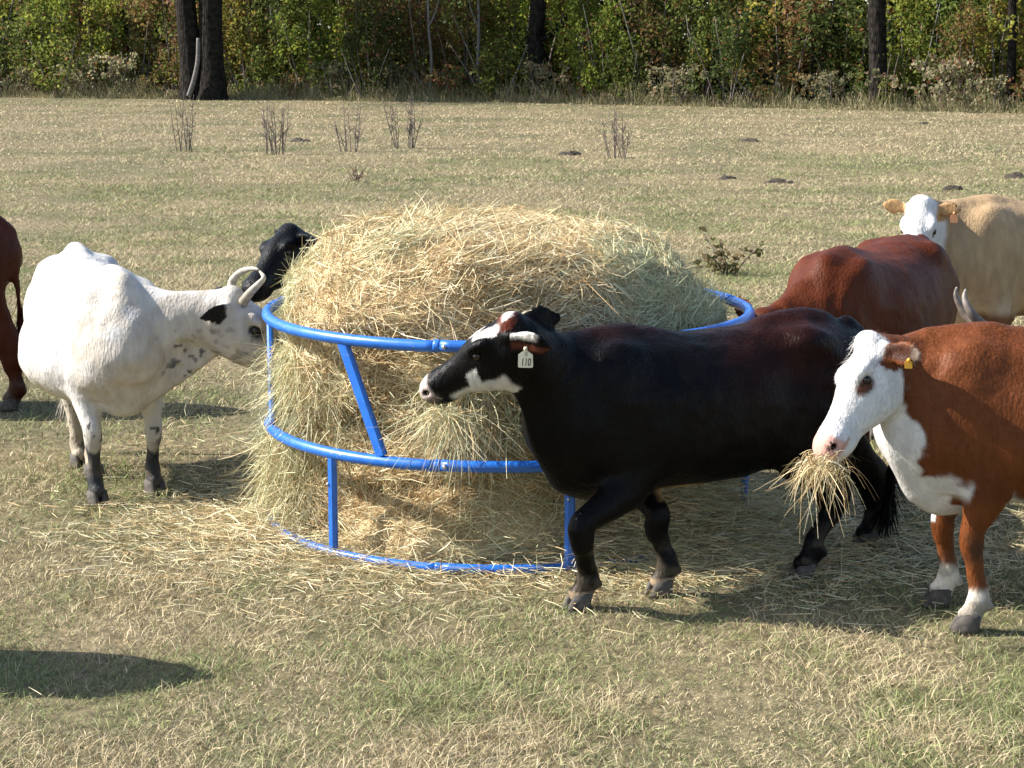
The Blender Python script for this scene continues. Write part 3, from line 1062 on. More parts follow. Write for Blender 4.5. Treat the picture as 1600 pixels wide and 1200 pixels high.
def hereford(base, cow, V, hl, face=True, socks=True, seed=4, chest=True):
    c = basecol(V, base, .22, seed)
    w = fbm(V, 8, 3, seed) - .5
    white = np.array((.58, .56, .53))
    h = is_head(hl, -.03)
    x, y, z = hl[:, 0], hl[:, 1], hl[:, 2]
    b0, e, uu, nn = cow.ear_tip[1]
    earm = np.zeros(len(V))
    for s in (1, -1):
        b0, e, uu, nn = cow.ear_tip[s]
        q = V - b0
        ea = q @ e
        earm = np.maximum(earm, ss(.012, .03, ea) * (np.linalg.norm(q - ea[:, None] * e, axis=1) < .08) * (ea < .25))
    if face:
        fm = ss(-.05, -.028, x + .05 * w - .9 * np.maximum(0, -.04 - z)) * (x < .6) * ss(.175, .135, np.abs(y) + .1 * w) * (z < .15) * ss(-.34, -.27, z + .15 * w)
        c = mixc(c, white, fm * (1 - earm))
    return c, w, white, h, earm


def paint_hereford(cow, V, hl):
    c, w, white, h, earm = hereford((.120, .036, .011), cow, V, hl)
    x, y, z = hl[:, 0], hl[:, 1], hl[:, 2]
    # white throat, dewlap and brisket
    thr = cow.Hd(.06, 0, -.15); br = np.array([.80, 0, .70])
    ax = br - thr; L = np.linalg.norm(ax); ax = ax / L
    fw = unit(np.cross([0, 1, 0], ax)); fw = fw if fw[0] > 0 else -fw
    q = V - thr
    t = np.clip((q @ ax) / L, -0.1, 1.0)
    depth = q @ fw
    under = ss(-.075, -.050, depth + .20 * w - .03 * np.sin(t * 9)) * ss(-.02, .10, q @ ax / L) * ss(1.30, 1.15, q @ ax / L + .5 * w) * (V[:, 0] > .45)
    c = mixc(c, white, under)
    chest = ss(.70, .66, V[:, 2] + .25 * w) * ss(.52, .57, V[:, 0] + .3 * w) * (V[:, 2] > .40)
    c = mixc(c, white, chest)
    belly = ss(.66, .60, V[:, 2] + .2 * w) * (V[:, 2] > .45) * (V[:, 0] < .36) * (np.abs(V[:, 1]) < .33)
    c = mixc(c, white, belly)
    # legs brown with white socks
    leg = (np.abs(V[:, 1]) > .115) * (V[:, 0] > .36) * ss(.62, .56, V[:, 2]) * (V[:, 0] < .60)
    c = mixc(c, (.135, .040, .011), leg)
    c = mixc(c, (.075, .032, .016), leg * np.exp(-((V[:, 2] - .37) / .06) ** 2) * ss(-.02, .12, w))
    c = mixc(c, (.62, .55, .45), ss(.215, .175, V[:, 2] + .12 * w + .10 * (V[:, 0] < .3)))
    b0, e, uu, nn = cow.ear_tip[1]
    q = V - b0
    ea, eu, en = q @ e, q @ uu, q @ nn
    earz = (ea > .03) * (ea < .22) * (np.abs(eu) < .08) * (np.abs(en) < .035)
    c = mixc(c, (.045, .014, .006), earz * ss(-.004, .006, en) * ss(.04, .025, np.abs(eu)))
    c = mixc(c, (.40, .32, .25), earz * ss(.14, .18, ea + .1 * w) * .35)
    # eye patch and pink nose
    for s in (1, -1):
        d = np.sqrt(((x - .213) / .050) ** 2 + ((z + .036) / .033) ** 2)
        c = mixc(c, (.075, .030, .016), (y * s > .03) * ss(1.2, .7, d + w * .9))
    pink = h * ss(.465, .485, x + .04 * w + .25 * np.maximum(-.06 - z, 0)) * ss(-.145, -.12, z)
    c = mixc(c, (.52, .30, .24), pink)
    c = mixc(c, (.34, .20, .16), h * (x > .43) * np.exp(-((z + .118) / .008) ** 2))
    c = nostril_dark(c, hl, (.05, .02, .018))
    return c


def paint_white(cow, V, hl):
    c = basecol(V, (.53, .51, .475), .07)
    w = fbm(V, 9, 3, 4) - .5
    x, y, z = hl[:, 0], hl[:, 1], hl[:, 2]
    neck = ss(.56, .68, V[:, 0] + .1 * w)
    c = mixc(c, (.41, .36, .295), neck * .85 * ss(-.3, .1, w + .05))
    # dark freckles on the underside of the neck, yellowish creases
    sp = vnoise(V, 34, 21)
    nd = cow.back - cow.n1
    nt_ = ((V - cow.n1) @ nd) / (nd @ nd)
    below = V[:, 2] - (cow.n1[2] + nd[2] * nt_)
    zone = ss(.30, .5, nt_ + .3 * w) * ss(1.25, 1.05, nt_) * ss(.0, -.07, below + .1 * w)
    c = mixc(c, (.03, .035, .04), zone * ss(.66, .74, sp) * .85)
    c = mixc(c, (.36, .30, .13), zone * ss(.60, .70, vnoise(V * np.array([1, 1, 2.5]), 11, 5)) * .55)
    h = is_head(hl)
    c = mixc(c, (.42, .37, .30), h * .55)
    c = mixc(c, (.04, .04, .042), h * ss(.70, .78, vnoise(V, 24, 8)) * .5)
    for s in (1, -1):   # dark skin round the eyes
        d = np.sqrt(((x - .19) / .04) ** 2 + ((z + .03) / .03) ** 2)
        c = mixc(c, (.02, .02, .02), (y * s > .03) * h * ss(1.1, .8, d))
    c = mixc(c, (.03, .03, .03), h * ss(.43, .46, x))
    for s in (1, -1):
        b0, e, uu, nn = cow.ear_tip[s]
        q = V - b0
        ea = q @ e
        c = mixc(c, (.010, .009, .009), ss(.02, .04, ea + .06 * w) * (np.abs(q @ uu) < .075) * (np.abs(q @ nn) < .034) * (ea < .26))
    # dirty belly, dark shins and feet
    c = mixc(c, (.52, .45, .33), ss(.72, .58, V[:, 2] + .2 * w) * ss(.45, .2, V[:, 0]) * .6)
    c = mixc(c, (.30, .25, .17), ss(.5, .2, V[:, 2]) * .75)
    shin = ss(.33, .27, V[:, 2] + .35 * w) * (V[:, 0] > .1)
    c = mixc(c, (.030, .032, .034), shin * ss(-.3, .0, w + .12))
    c = mixc(c, (.05, .05, .05), (V[:, 2] < .50) * ss(.76, .80, vnoise(V, 40, 61)))
    return c


def paint_brown(base, var=.2, seed=3):
    def f(cow, V, hl):
        c = basecol(V, base, var, seed)
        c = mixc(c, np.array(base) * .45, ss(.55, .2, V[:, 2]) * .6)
        return nostril_dark(c, hl)
    return f


def paint_blackcow(cow, V, hl):
    c = basecol(V, (.0055, .0055, .006), .15)
    return c


def paint_tan(cow, V, hl):
    c, w, white, h, earm = hereford((.37, .25, .135), cow, V, hl, seed=6)
    c = mixc(c, (.42, .24, .10), earm * .8)
    x, y, z = hl[:, 0], hl[:, 1], hl[:, 2]
    low = ss(.85, .6, V[:, 2] + .3 * w) * (V[:, 0] > .45)
    c = mixc(c, (.55, .45, .33), low * .6)
    c = mixc(c, (.16, .075, .035), (V[:, 2] < .62) * ss(.62, .55, V[:, 2]) * (V[:, 2] > .4) * (np.abs(V[:, 1]) > .1))
    c = mixc(c, (.70, .66, .6), ss(.44, .38, V[:, 2]))
    for s in (1, -1):
        d = np.sqrt(((x - .19) / .036) ** 2 + ((z + .03) / .020) ** 2)
        c = mixc(c, (.16, .10, .08), (y * s > .03) * ss(1.2, .7, d) * h)
    pink = h * ss(.46, .48, x) * ss(-.145, -.12, z)
    c = mixc(c, (.5, .32, .26), pink)
    return nostril_dark(c, hl)


def paint_horned(cow, V, hl):
    c, w, white, h, earm = hereford((.15, .055, .02), cow, V, hl, seed=9)
    return nostril_dark(c, hl)


# ------------------------------------------------------------------ the herd
def make_cattle():
    c = {}
    a = Cow('black cow with white cheek and blaze and a numbered ear tag', (0.84, 8.57), 206, 0.90, long=1.05, HS=.98, bony=.55, poll=
            W(800, 510, 8.02), muzzle=W(664, 580, 8.16), head_up=(-.58, -.10, .78),
            feet=dict(lf=(.29, 8.15), rf=(.65, 8.36), lh=(1.31, 8.62), rh=(1.69, 9.20)),
            joints=dict(lf=W(910, 840, 8.06), rf=W(1027, 822, 8.38), lh=W(1300, 782, 8.74), rh=W(1362, 765, 9.22)), elbows=dict(rf=.33, lf=.44), deep=.012, brisket=1.0, leg=1.06, ear=1.05,
            ear_l=('w', 1, -.55, -.16), ear_r=('w', 1, .38, .10), ear_up=(0, 0, 1), paint=paint_black_baldy, vox=.0112, mat=M_BLACKCOAT, fur=36000, fat=1.02,
            tail=[W(1388, 640, 9.1), W(1398, 700, 9.1), W(1390, 760, 9.1)])
    a.ear_tag(1, (.62, .57, .42), along=.10, size=.061, text=[('110', .044, .001, -.077), ('13', .021, .001, -.037)], label='cream plastic ear tag numbered 110', drop=.03)
    c['A'] = a
    b = Cow('red brown cow with white face and pink nose, hay hanging from its mouth', (2.36, 8.02), 180, 0.945, HS=.96, leg=.95, neck_h=.92, poll=
            W(1364, 542, 7.92), muzzle=W(1254, 704, 7.68), head_up=(-.78, -.18, .5), feet=dict(lf=(1.87, 7.82), rf=(1.83, 8.20)),
            joints=dict(lf=np.array([1.875, 7.84, .37])),
            ear_l=('w', .80, -.80, -.05), ear_r=('w', .25, .9, .25), paint=paint_hereford, vox=.0112, fur=44000, furlen=.016, tuft=1.4, boss=.012, brisket=1.25)
    b.ear_tag(1, (.70, .36, .03), along=.13, size=.030, label='small yellow ear tag', drop=.02)
    c['B'] = b
    c['C'] = Cow('white horned cow with black ears, feeding at the left of the ring', (-2.24, 10.60), -66, 0.93,
            W(360, 466, 10.02), W(452, 540, 10.06), head_up=(.65, -.02, .65), HS=1.12, pear=.26,
            feet=dict(rf=(-2.15, 10.03), lf=(-1.90, 10.29), rh=(-2.44, 10.95), lh=(-2.30, 10.66)),
            ear_l=('w', -.9, .7, .10), ear_r=('w', -.85, -.75, -.30), ear_up=(0, 0, 1), paint=paint_white, vox=.013, fur=22000, fat=1.27, leg=1.0, bony=1.0, furlen=.010,
            horns=[([W(364, 462, 10.08), W(362, 442, 10.11), W(375, 426, 10.10), W(392, 420, 10.05), W(404, 421, 10.0)], [.026, .022, .018, .013, .006]),
                   ([W(380, 472, 9.95), W(391, 457, 9.90), W(403, 445, 9.88), W(412, 434, 9.90), W(406, 424, 9.95)], [.026, .021, .017, .012, .006])],
            horn_cols=((.30, .26, .20), (.42, .38, .31), (.36, .32, .25)))
    c['D'] = Cow('dark brown cow cut off by the left edge, its rump and tail showing', (-4.10, 12.75), 180, 0.985, tail=[(-3.215, 12.72, 1.0), (-3.19, 12.72, .75), (-3.18, 12.72, .48)], poll=
            np.array([-5.2, 12.7, .55]), muzzle=np.array([-5.45, 12.65, .15]), head_up=(-1, 0, .4),
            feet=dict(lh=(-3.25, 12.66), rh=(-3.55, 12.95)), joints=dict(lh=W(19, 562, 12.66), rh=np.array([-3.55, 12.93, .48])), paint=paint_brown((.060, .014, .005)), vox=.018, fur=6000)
    c['E'] = Cow('black cow peering round the bale from behind, only its head showing', (-.62, 12.08), 233, 0.92,
            W(452, 366, 11.2), W(394, 426, 10.86), head_up=(-.30, -.35, .8),
            ear_l=('w', .55, -.75, -.15), ear_r=('w', -.2, .95, .1), ear_up=(0, 0, 1), paint=paint_blackcow, vox=.015, mat=M_BLACKCOAT, fur=9000)
    c['F'] = Cow('glossy reddish brown cow with its head down behind the right of the ring', (2.02, 11.08), 238, 0.965,
            W(1192, 500, 10.25), np.array([.98, 9.95, .70]), head_up=(-.6, -.5, .5),
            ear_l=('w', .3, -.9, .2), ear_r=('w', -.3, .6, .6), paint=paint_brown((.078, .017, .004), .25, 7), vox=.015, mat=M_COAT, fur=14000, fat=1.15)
    g = Cow('tan cow with curly white face looking at the camera, behind the reddish cow', (3.55, 13.30), 207, 1.03,
            W(1440, 320, 12.8), W(1425, 425, 12.48), head_up=(-.3, -.8, .5),
            ear_l=('w', 1, -.2, -.05), ear_r=('w', -1, .15, .12), paint=paint_tan, ear=.8, vox=.015, fur=16000, furlen=.016, tuft=1.2)
    g.ear_tag(1, (.75, .33, .14), along=.12, size=.05, label='orange ear tag', drop=.03)
    c['G'] = g
    c['H'] = Cow('horned cow with its head lowered behind the white faced red cow, horns showing', (3.34, 10.08), 180, 0.80, HS=1.12, poll=
            W(1562, 526, 10.0), muzzle=W(1500, 640, 9.9), head_up=(-.85, 0, .5), paint=paint_horned, vox=.018, fur=3000,
            ear_l=('w', .5, -.8, -.2), ear_r=('w', .5, .8, -.2),
            horns=[([W(1562, 522, 9.92), W(1535, 508, 9.86), W(1516, 487, 9.85), W(1507, 466, 9.88), W(1509, 452, 9.9)], [.034, .028, .022, .014, .005]),
                   ([W(1546, 518, 10.08), W(1516, 499, 10.16), W(1503, 482, 10.18), W(1494, 462, 10.18), W(1495, 449, 10.16)], [.034, .028, .022, .014, .005])],
            horn_cols=((.10, .07, .05), (.17, .135, .11), (.28, .25, .21)))
    c['I'] = Cow('brown cow standing just outside the left edge, casting the foreground shadow', (-3.48, 7.40), 180, 0.96, fat=.8, poll=
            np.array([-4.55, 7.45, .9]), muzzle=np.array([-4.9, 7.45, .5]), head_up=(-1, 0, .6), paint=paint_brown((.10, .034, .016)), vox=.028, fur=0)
    return c


# ------------------------------------------------------------------ ring feeder
FC = np.array([-0.018, 9.85])        # centre of ring and bale
FR = 1.2


def ring_pt(deg, z, r=FR):
    a = math.radians(deg)            # 0 = side facing the camera, positive to the right
    return np.array([FC[0] + r * math.sin(a), FC[1] - r * math.cos(a), z])


def bar_mesh(name, a, b, w, t, n_in):
    """rectangular tube with softened edges from a to b; w across, t along n_in"""
    a, b = np.asarray(a), np.asarray(b)
    ax = unit(b - a)
    n = unit(n_in - ax * np.dot(n_in, ax))
    s = np.cross(ax, n)
    c = .30 * min(w, t)
    pr = [(-w / 2 + c, -t / 2), (w / 2 - c, -t / 2), (w / 2, -t / 2 + c), (w / 2, t / 2 - c), (w / 2 - c, t / 2), (-w / 2 + c, t / 2), (-w / 2, t / 2 - c), (-w / 2, -t / 2 + c)]
    V = [p + s * x + n * y for p in (a, b) for x, y in pr]
    F = [(i, (i + 1) % 8, 8 + (i + 1) % 8, 8 + i) for i in range(8)]
    me = bpy.data.meshes.new(name)
    me.from_pydata([tuple(v) for v in V], [], F + [tuple(range(7, -1, -1)), tuple(range(8, 16))])
    me.update()
    return me


def make_feeder():
    root = empty('ring_feeder', (FC[0], FC[1], 0))
    tag(root, 'blue steel ring feeder standing round the hay bale', 'hay feeder')
    off = np.array([FC[0], FC[1], 0])
    seam = -14.6
    zs = (1.05, .508, .035)
    for z, rt in zip(zs, (.027, .027, .022)):
        for k in range(3):
            a0 = seam + 120 * k
            path = [ring_pt(a0 + 119.6 * t, z + .004 * math.sin(3 * t + k)) - off for t in np.linspace(0, 1, 49)]
            link('ring_section', tube_mesh('ring_section', path, rt, 14), root, M_BLUE)
            # sleeve of the joint, slightly proud
            path = [ring_pt(a0 + t, z) - off for t in np.linspace(-1.2, .2, 4)]
            link('joint_sleeve', tube_mesh('joint_sleeve', path, rt + .0012, 14), root, M_BLUE)
            if z > .1:
                for da in (1.3,):
                    p = ring_pt(a0 + da, z, FR + rt + .001) - off
                    b = link('bolt', uv_sphere('bolt', .011, 10, 8), root, M_STEEL)
                    b.location = p
    for k in range(3):
        for da in (-28, 28):
            a = seam + 120 * k + da
            p0, p1 = ring_pt(a, zs[2] + .01) - off, ring_pt(a, zs[1] - .02) - off
            nrm = np.array([math.sin(math.radians(a)), -math.cos(math.radians(a)), 0])
            link('leg', bar_mesh('leg', p0, p1, .046, .036, nrm), root, M_BLUE)
            b = link('bolt', uv_sphere('bolt', .007, 10, 8), root, M_STEEL)
            b.location = ring_pt(a - .6, .36, FR + .021) - off
    for ta, tb in ((-38.7, -28.4), (-91, -74), (21, 31), (81, 91), (141, 151), (201, 211)):
        p0, p1 = ring_pt(tb, zs[1] + .02) - off, ring_pt(ta, zs[0] - .02) - off
        am = math.radians((ta + tb) / 2)
        link('slanted_bar', bar_mesh('slanted_bar', p0, p1, .060, .032, np.array([math.sin(am), -math.cos(am), 0])), root, M_BLUE)


# ------------------------------------------------------------------ hay
H_STRAW = np.array([.64, .50, .275]); H_PALE = np.array([.77, .68, .46]); H_BROWN = np.array([.46, .31, .145]); H_GREEN = np.array([.43, .43, .24]); H_DK = np.array([.22, .15, .07])


def hay_cols(n, green):
    """colour of n strands; green (n,) 0..1 share of grey-green hay"""
    r = rng.random(n)
    c = np.where((r < .46)[:, None], H_STRAW, np.where((r < .68)[:, None], H_PALE, np.where((r < .93)[:, None], H_BROWN, H_DK)))
    g = rng.random(n) < green
    c = np.where(g[:, None], H_GREEN * (1 - .0) + (H_PALE - H_GREEN) * (rng.random(n) * .45)[:, None], c)
    return c * (.75 + .5 * rng.random(n))[:, None]


def strand_mesh(name, start, d0, L, bend, width, cols, M=4, grav=0.0, zmin=None):
    n = len(start)
    pts = np.zeros((n, M, 3))
    for k in range(M):
        s = k / (M - 1)
        pts[:, k] = start + d0 * (L * s)[:, None] + bend * (L * s * s)[:, None]
        pts[:, k, 2] -= grav * L * s * s
    if zmin is not None:
        pts[:, :, 2] = np.maximum(pts[:, :, 2], zmin)
    rv = rng.normal(0, 1, (n, 3))
    side = np.cross(d0, rv)
    side /= np.linalg.norm(side, axis=1)[:, None] + 1e-9
    return ribbons(name, pts, width, side, cols, tip=.4)


PROF_Z = [0, .10, .30, .48, .70, .95, 1.08, 1.20, 1.30, 1.375, 1.425, 1.455, 1.465]
PROF_R = [1.09, 1.08, 1.05, 1.03, 1.05, 1.08, 1.105, 1.075, 1.03, .99, .93, .78, 0.0]


def bale_point(t, a):
    """t along the profile 0..1, a azimuth from the camera side, positive right"""
    cum = np.concatenate([[0], np.cumsum(np.hypot(np.diff(PROF_Z), np.diff(PROF_R)))])
    cum = cum / cum[-1]
    z = np.interp(t, cum, PROF_Z); r = np.interp(t, cum, PROF_R)
    sx = np.sin(a)
    # the right side has been eaten down and slumps outwards towards the bottom
    up = ss(.5, 1.3, z)
    r = r * (1 - .13 * np.maximum(sx, 0) * ss(.95, 1.35, z) - .02 * np.maximum(sx, 0))
    z = z - .05 * np.maximum(sx, 0) * ss(1.05, 1.5, z) * np.minimum(r * 1.2, 1)
    P = np.stack([r * sx, -r * np.cos(a), z], -1)
    q = P.reshape(-1, 3)
    nz = (fbm(q, 2.2, 3, 12) - .5) * .13 + (fbm(q * np.array([1, 1, 2.6]), 5, 3, 14) - .5) * .14
    # a pulled-out hollow at the front left below the top ring
    hol = np.exp(-(((np.arctan2(q[:, 0], -q[:, 1]) + .75) / .28) ** 2 + ((q[:, 2] - .62) / .13) ** 2)) * .10
    nrm = q.copy(); nrm[:, 2] = np.where(q[:, 2] > 1.1, (q[:, 2] - 1.0) * 2.2, 0)
    nrm /= np.linalg.norm(nrm, axis=1)[:, None] + 1e-9
    q = q + nrm * (nz - hol)[:, None] * np.minimum(1, ss(0, .12, q[:, 2]) + .3)[:, None]
    q[:, 2] = np.maximum(q[:, 2], 0)
    return q.reshape(P.shape), nrm.reshape(P.shape)


def make_bale(ns=84000):
    root = empty('hay_bale', (FC[0], FC[1], 0))
    tag(root, 'large loose round bale of hay inside the blue ring', 'hay bale')
    nt_, na = 90, 200
    T, A = np.meshgrid(np.linspace(0, 1, nt_), np.linspace(0, 2 * np.pi, na, endpoint=False), indexing='ij')
    P, N = bale_point(T.ravel(), A.ravel())
    i = np.arange(nt_ - 1)[:, None]; j = np.arange(na)[None, :]
    f = np.stack([i * na + j, i * na + (j + 1) % na, (i + 1) * na + (j + 1) % na, (i + 1) * na + j], -1).reshape(-1, 4)
    P = P - N * .02
    w = fbm(P, 3, 3, 5)
    c = mixc(np.repeat((H_BROWN * .62)[None, :], len(P), 0), H_STRAW * .72, ss(.35, .65, w))
    link('packed_core', np_mesh('packed_core', P, f, c, smooth=True), root, M_HAYCORE)
    # strands
    a = rng.random(ns) * 2 * np.pi
    front = np.cos(a) > -.35
    a[~front] = np.where(rng.random((~front).sum()) < .55, (rng.random((~front).sum()) - .5) * 3.8, a[~front])
    t = rng.random(ns) ** .92
    P, N = bale_point(t, a)
    tang = np.stack([np.cos(a), np.sin(a), np.zeros(ns)], 1)
    vert = np.cross(tang, N); vert[vert[:, 2] < 0] *= -1
    ang = rng.normal(0, .55, ns) + (fbm(P, 2.5, 2, 40) - .5) * 3.0
    fl = rng.random(ns) < .25
    ang[fl] = rng.random(fl.sum()) * np.pi
    sg = np.where(rng.random(ns) < .5, 1, -1)
    d0 = (tang * np.cos(ang)[:, None] + vert * np.sin(ang)[:, None]) * sg[:, None] + N * (rng.random(ns) * .42 - .08)[:, None] * (1 - .55 * ss(1.2, 1.4, P[:, 2]))[:, None]
    d0 /= np.linalg.norm(d0, axis=1)[:, None]
    L = .035 + .12 * rng.random(ns) ** 1.8
    bend = -N * (.30 * rng.random(ns))[:, None] + rng.normal(0, .28, (ns, 3))
    green = np.clip(.12 + .5 * ss(.50, .70, fbm(P, 1.6, 2, 50)) + .45 * ss(.35, .8, P[:, 0]) * ss(.6, 1.2, P[:, 2]) + .5 * ss(-.85, -1.1, P[:, 0]), 0, .9)
    wd = .0024 + .0024 * rng.random(ns)
    o = link('loose_strands', strand_mesh('loose_strands', P - N * .004, d0, L, bend, wd, hay_cols(ns, green), 3, .12, .004), root, M_HAY)
    o['kind'] = 'stuff'
    # heap pulled up on the crown, and long hanks hanging over the left side
    n = 1500
    hc = np.array([-.42, .28, 1.43])
    p = hc + rng.normal(0, 1, (n, 3)) * np.array([.16, .14, .022]) + np.array([0, 0, .02])
    dd = np.stack([rng.normal(.5, .7, n), rng.normal(0, .5, n), rng.normal(.18, .22, n)], 1)
    dd /= np.linalg.norm(dd, axis=1)[:, None]
    o = link('crown_wisp', strand_mesh('crown_wisp', p, dd, .06 + .15 * rng.random(n), rng.normal(0, .3, (n, 3)), np.full(n, .0036), hay_cols(n, np.full(n, .35)), 5, .35), root, M_HAY)
    o['kind'] = 'stuff'
    n = 5200
    a = np.radians(rng.normal(-84, 14, n))
    z = .06 + .85 * rng.random(n)
    r = np.where(z > .5, 1.09 + .08 * rng.random(n), 1.12 + .13 * rng.random(n) ** 1.5)
    p = np.stack([r * np.sin(a), -r * np.cos(a), z], 1)
    dd = np.stack([np.sin(a) * .25 + rng.normal(0, .5, n), rng.normal(0, .5, n), -.8 * np.ones(n) + rng.normal(0, .55, n)], 1)
    dd /= np.linalg.norm(dd, axis=1)[:, None]
    o = link('hanging_hank', strand_mesh('hanging_hank', p, dd, .06 + .16 * rng.random(n), rng.normal(0, .25, (n, 3)), np.full(n, .0034), hay_cols(n, np.full(n, .72)), 5, .1, .005), root, M_HAY)
    o['kind'] = 'stuff'
    n = 1700      # grey-green hank pulled out under the black cow's mouth
    a = np.radians(rng.normal(-9, 6, n)); z = .62 + .30 * rng.random(n)
    r = 1.06 + .08 * rng.random(n)
    p = np.stack([r * np.sin(a), -r * np.cos(a), z], 1)
    dd = np.stack([rng.normal(0, .6, n), rng.normal(-.05, .25, n), -.7 * np.ones(n) + rng.normal(0, .6, n)], 1)
    dd /= np.linalg.norm(dd, axis=1)[:, None]
    o = link('hanging_hank', strand_mesh('hanging_hank', p, dd, .08 + .16 * rng.random(n), rng.normal(0, .25, (n, 3)), np.full(n, .004), hay_cols(n, np.full(n, .6)), 5, .1, .005), root, M_HAY)
    o['kind'] = 'stuff'


def make_spilled_hay():
    parts = []
    # rings of loose hay round the foot of the bale, deeper on the left and on the right under the cattle
    n = 24000
    a = rng.random(n) * 2 * np.pi - np.pi
    r = 1.10 + np.abs(rng.normal(0, .24, n)) * (1 + .9 * np.exp(-((a + 1.35) / .5) ** 2) + .9 * np.exp(-((a - 1.0) / .6) ** 2))
    keep = rng.random(n) < np.interp(a, [-3.2, -2.0, -1.2, -.6, -.2, .3, .8, 1.6, 3.2], [.3, .8, 1, .6, .28, .4, 1, 1, .3])
    a, r = a[keep], r[keep]; n = len(a)
    h = .16 * np.exp(-(r - 1.1) / .25) * (np.exp(-((a + 1.4) / .5) ** 2) + np.exp(-((a - 1.0) / .5) ** 2) * 1.5 + .12)
    p = np.stack([FC[0] + r * np.sin(a), FC[1] - r * np.cos(a), .012 + rng.random(n) * (h + .025)], 1)
    parts.append((p, np.full(n, .3)))
    # deep drift of pulled-out hay against the right of the ring
    m = 11000
    aa = rng.normal(.95, .38, m); rr = 1.02 + .52 * rng.random(m) ** 1.3
    top = .34 * np.exp(-((rr - 1.0) / .30) ** 2) * (.55 + .9 * fbm(np.stack([aa * 3, rr * 3], 1), 1.5, 2, 23))
    q = np.stack([FC[0] + rr * np.sin(aa), FC[1] - rr * np.cos(aa), .012 + top * rng.random(m) ** .45], 1)
    parts.append((q, np.full(m, .45)))
    # thin scatter across the trampled ground in front and to the left
    for cx, cy, sx, sy, m in ((-1.5, 9.5, .32, .45, 2300), (-.95, 8.6, .40, .26, 700), (.7, 8.8, .7, .18, 1500), (1.75, 9.1, .5, .4, 2600), (-2.0, 9.8, .4, .25, 160), (1.2, 8.4, .7, .25, 500), (0, 7.7, 1.6, .6, 70), (-1.5, 11.2, .5, .6, 700), (-.75, 8.0, .22, .12, 160)):
        q = np.stack([rng.normal(cx, sx, m), rng.normal(cy, sy, m), .015 + .03 * rng.random(m)], 1)
        parts.append((q, np.full(m, .35)))
    P = np.concatenate([x[0] for x in parts]); G = np.concatenate([x[1] for x in parts])
    n = len(P)
    d = rng.normal(0, 1, (n, 3)) * np.array([1.2, 1, .16])
    d /= np.linalg.norm(d, axis=1)[:, None]
    o = link('spilled_hay', strand_mesh('spilled_hay', P, d, .04 + .115 * rng.random(n) ** 1.6, rng.normal(0, .22, (n, 3)) * np.array([1, 1, .3]), .0022 + .0020 * rng.random(n), hay_cols(n, G), 3, 0, .006), mat=M_HAY)
    tag(o, 'loose hay trampled on the ground round the feeder', 'loose hay', kind='stuff')


def make_mouth_hay(cattle):
    def wisp(label, c, spread, n, dirs, L, g, grav=.5):
        c = np.asarray(c)
        p = np.clip(rng.normal(0, 1, (n, 3)), -1.8, 1.8) * spread
        d = np.asarray(dirs) + rng.normal(0, 1, (n, 3)) * np.array([.9, .6, .45])
        d /= np.linalg.norm(d, axis=1)[:, None]
        me = strand_mesh('hay_wisp', p, d, L * (.35 + 1.0 * rng.random(n) ** 1.5), rng.normal(0, .5, (n, 3)), .0020 + .0016 * rng.random(n), hay_cols(n, np.full(n, g)), 7, grav)
        o = link('hay_wisp', me, mat=M_HAY)
        o.location = tuple(c)
        tag(o, label, 'hay', 'wisps of hay in cows mouths')
    wisp('bunch of dry hay hanging from the mouth of the white faced red cow', W(1286, 722, 7.66), np.array([.050, .035, .024]), 400, (-.10, 0, -.10), .085, .18, 1.1)
    wisp('grey green hay hanging from the mouth of the black cow', W(700, 648, 8.10), np.array([.050, .03, .016]), 420, (.05, -.1, .0), .125, .55, .95)
    wisp('pale stalks sticking out beside the muzzle of the white cow', W(424, 590, 9.62), np.array([.02, .03, .05]), 60, (-.6, -.2, .55), .16, .6, .2)


# ------------------------------------------------------------------ field litter
def make_dung():
    lab = [((468, 222), 1.15, 'dark dung heap beside the second twig clump from the left'),
           ((1172, 221), 1.0, 'dry dung pat out in the pale strip of field'), ((893, 242), 1.0, 'dry dung pat just left of the rightmost twig clump'),
           ((1137, 280), .8, 'small dung pat below the twig clumps, left of a twin pat'), ((1215, 286), .9, 'small dung pat below the twig clumps, right of a twin pat'),
           ((1490, 297), .9, 'flat dung pat above the white faced tan cow'), ((1588, 278), 1.1, 'dark dung pat at the right edge of the field'), ((1443, 194), .8, 'far dung pat below the right hand tree trunk')]
    for (px, py), s, l in lab:
        p = W(px, py, z=0)
        V, F = [], []
        n = 16
        for i in range(5):
            rho = 1 - i * .22
            for j in range(n):
                a = 2 * math.pi * j / n
                nz = hash3(np.array([j]), np.array([i]), np.array([px]))[0]
                q = .20 * rho * (1 + .30 * math.sin(2 * a + px) + .22 * math.sin(5 * a + py) + .25 * (nz - .5))
                V.append((q * math.cos(a) * 1.5, q * math.sin(a) * .8, 0 if i == 0 else .085 * (1 - rho * rho * .8) * (.25 + 1.3 * nz)))
        for i in range(4):
            for j in range(n):
                F.append((i * n + j, i * n + (j + 1) % n, (i + 1) * n + (j + 1) % n, (i + 1) * n + j))
        V.append((0, 0, .05))
        T = [(4 * n + j, 4 * n + (j + 1) % n, len(V) - 1) for j in range(n)]
        o = link('dung_pat', np_mesh('dung_pat', np.array(V) * s * np.array([.68, .8, .75]), [np.array(F), np.array(T)], smooth=True), mat=M_DUNG)
        o.location = (p[0], p[1], .004)
        tag(o, l, 'dung', 'dung pats in the field')


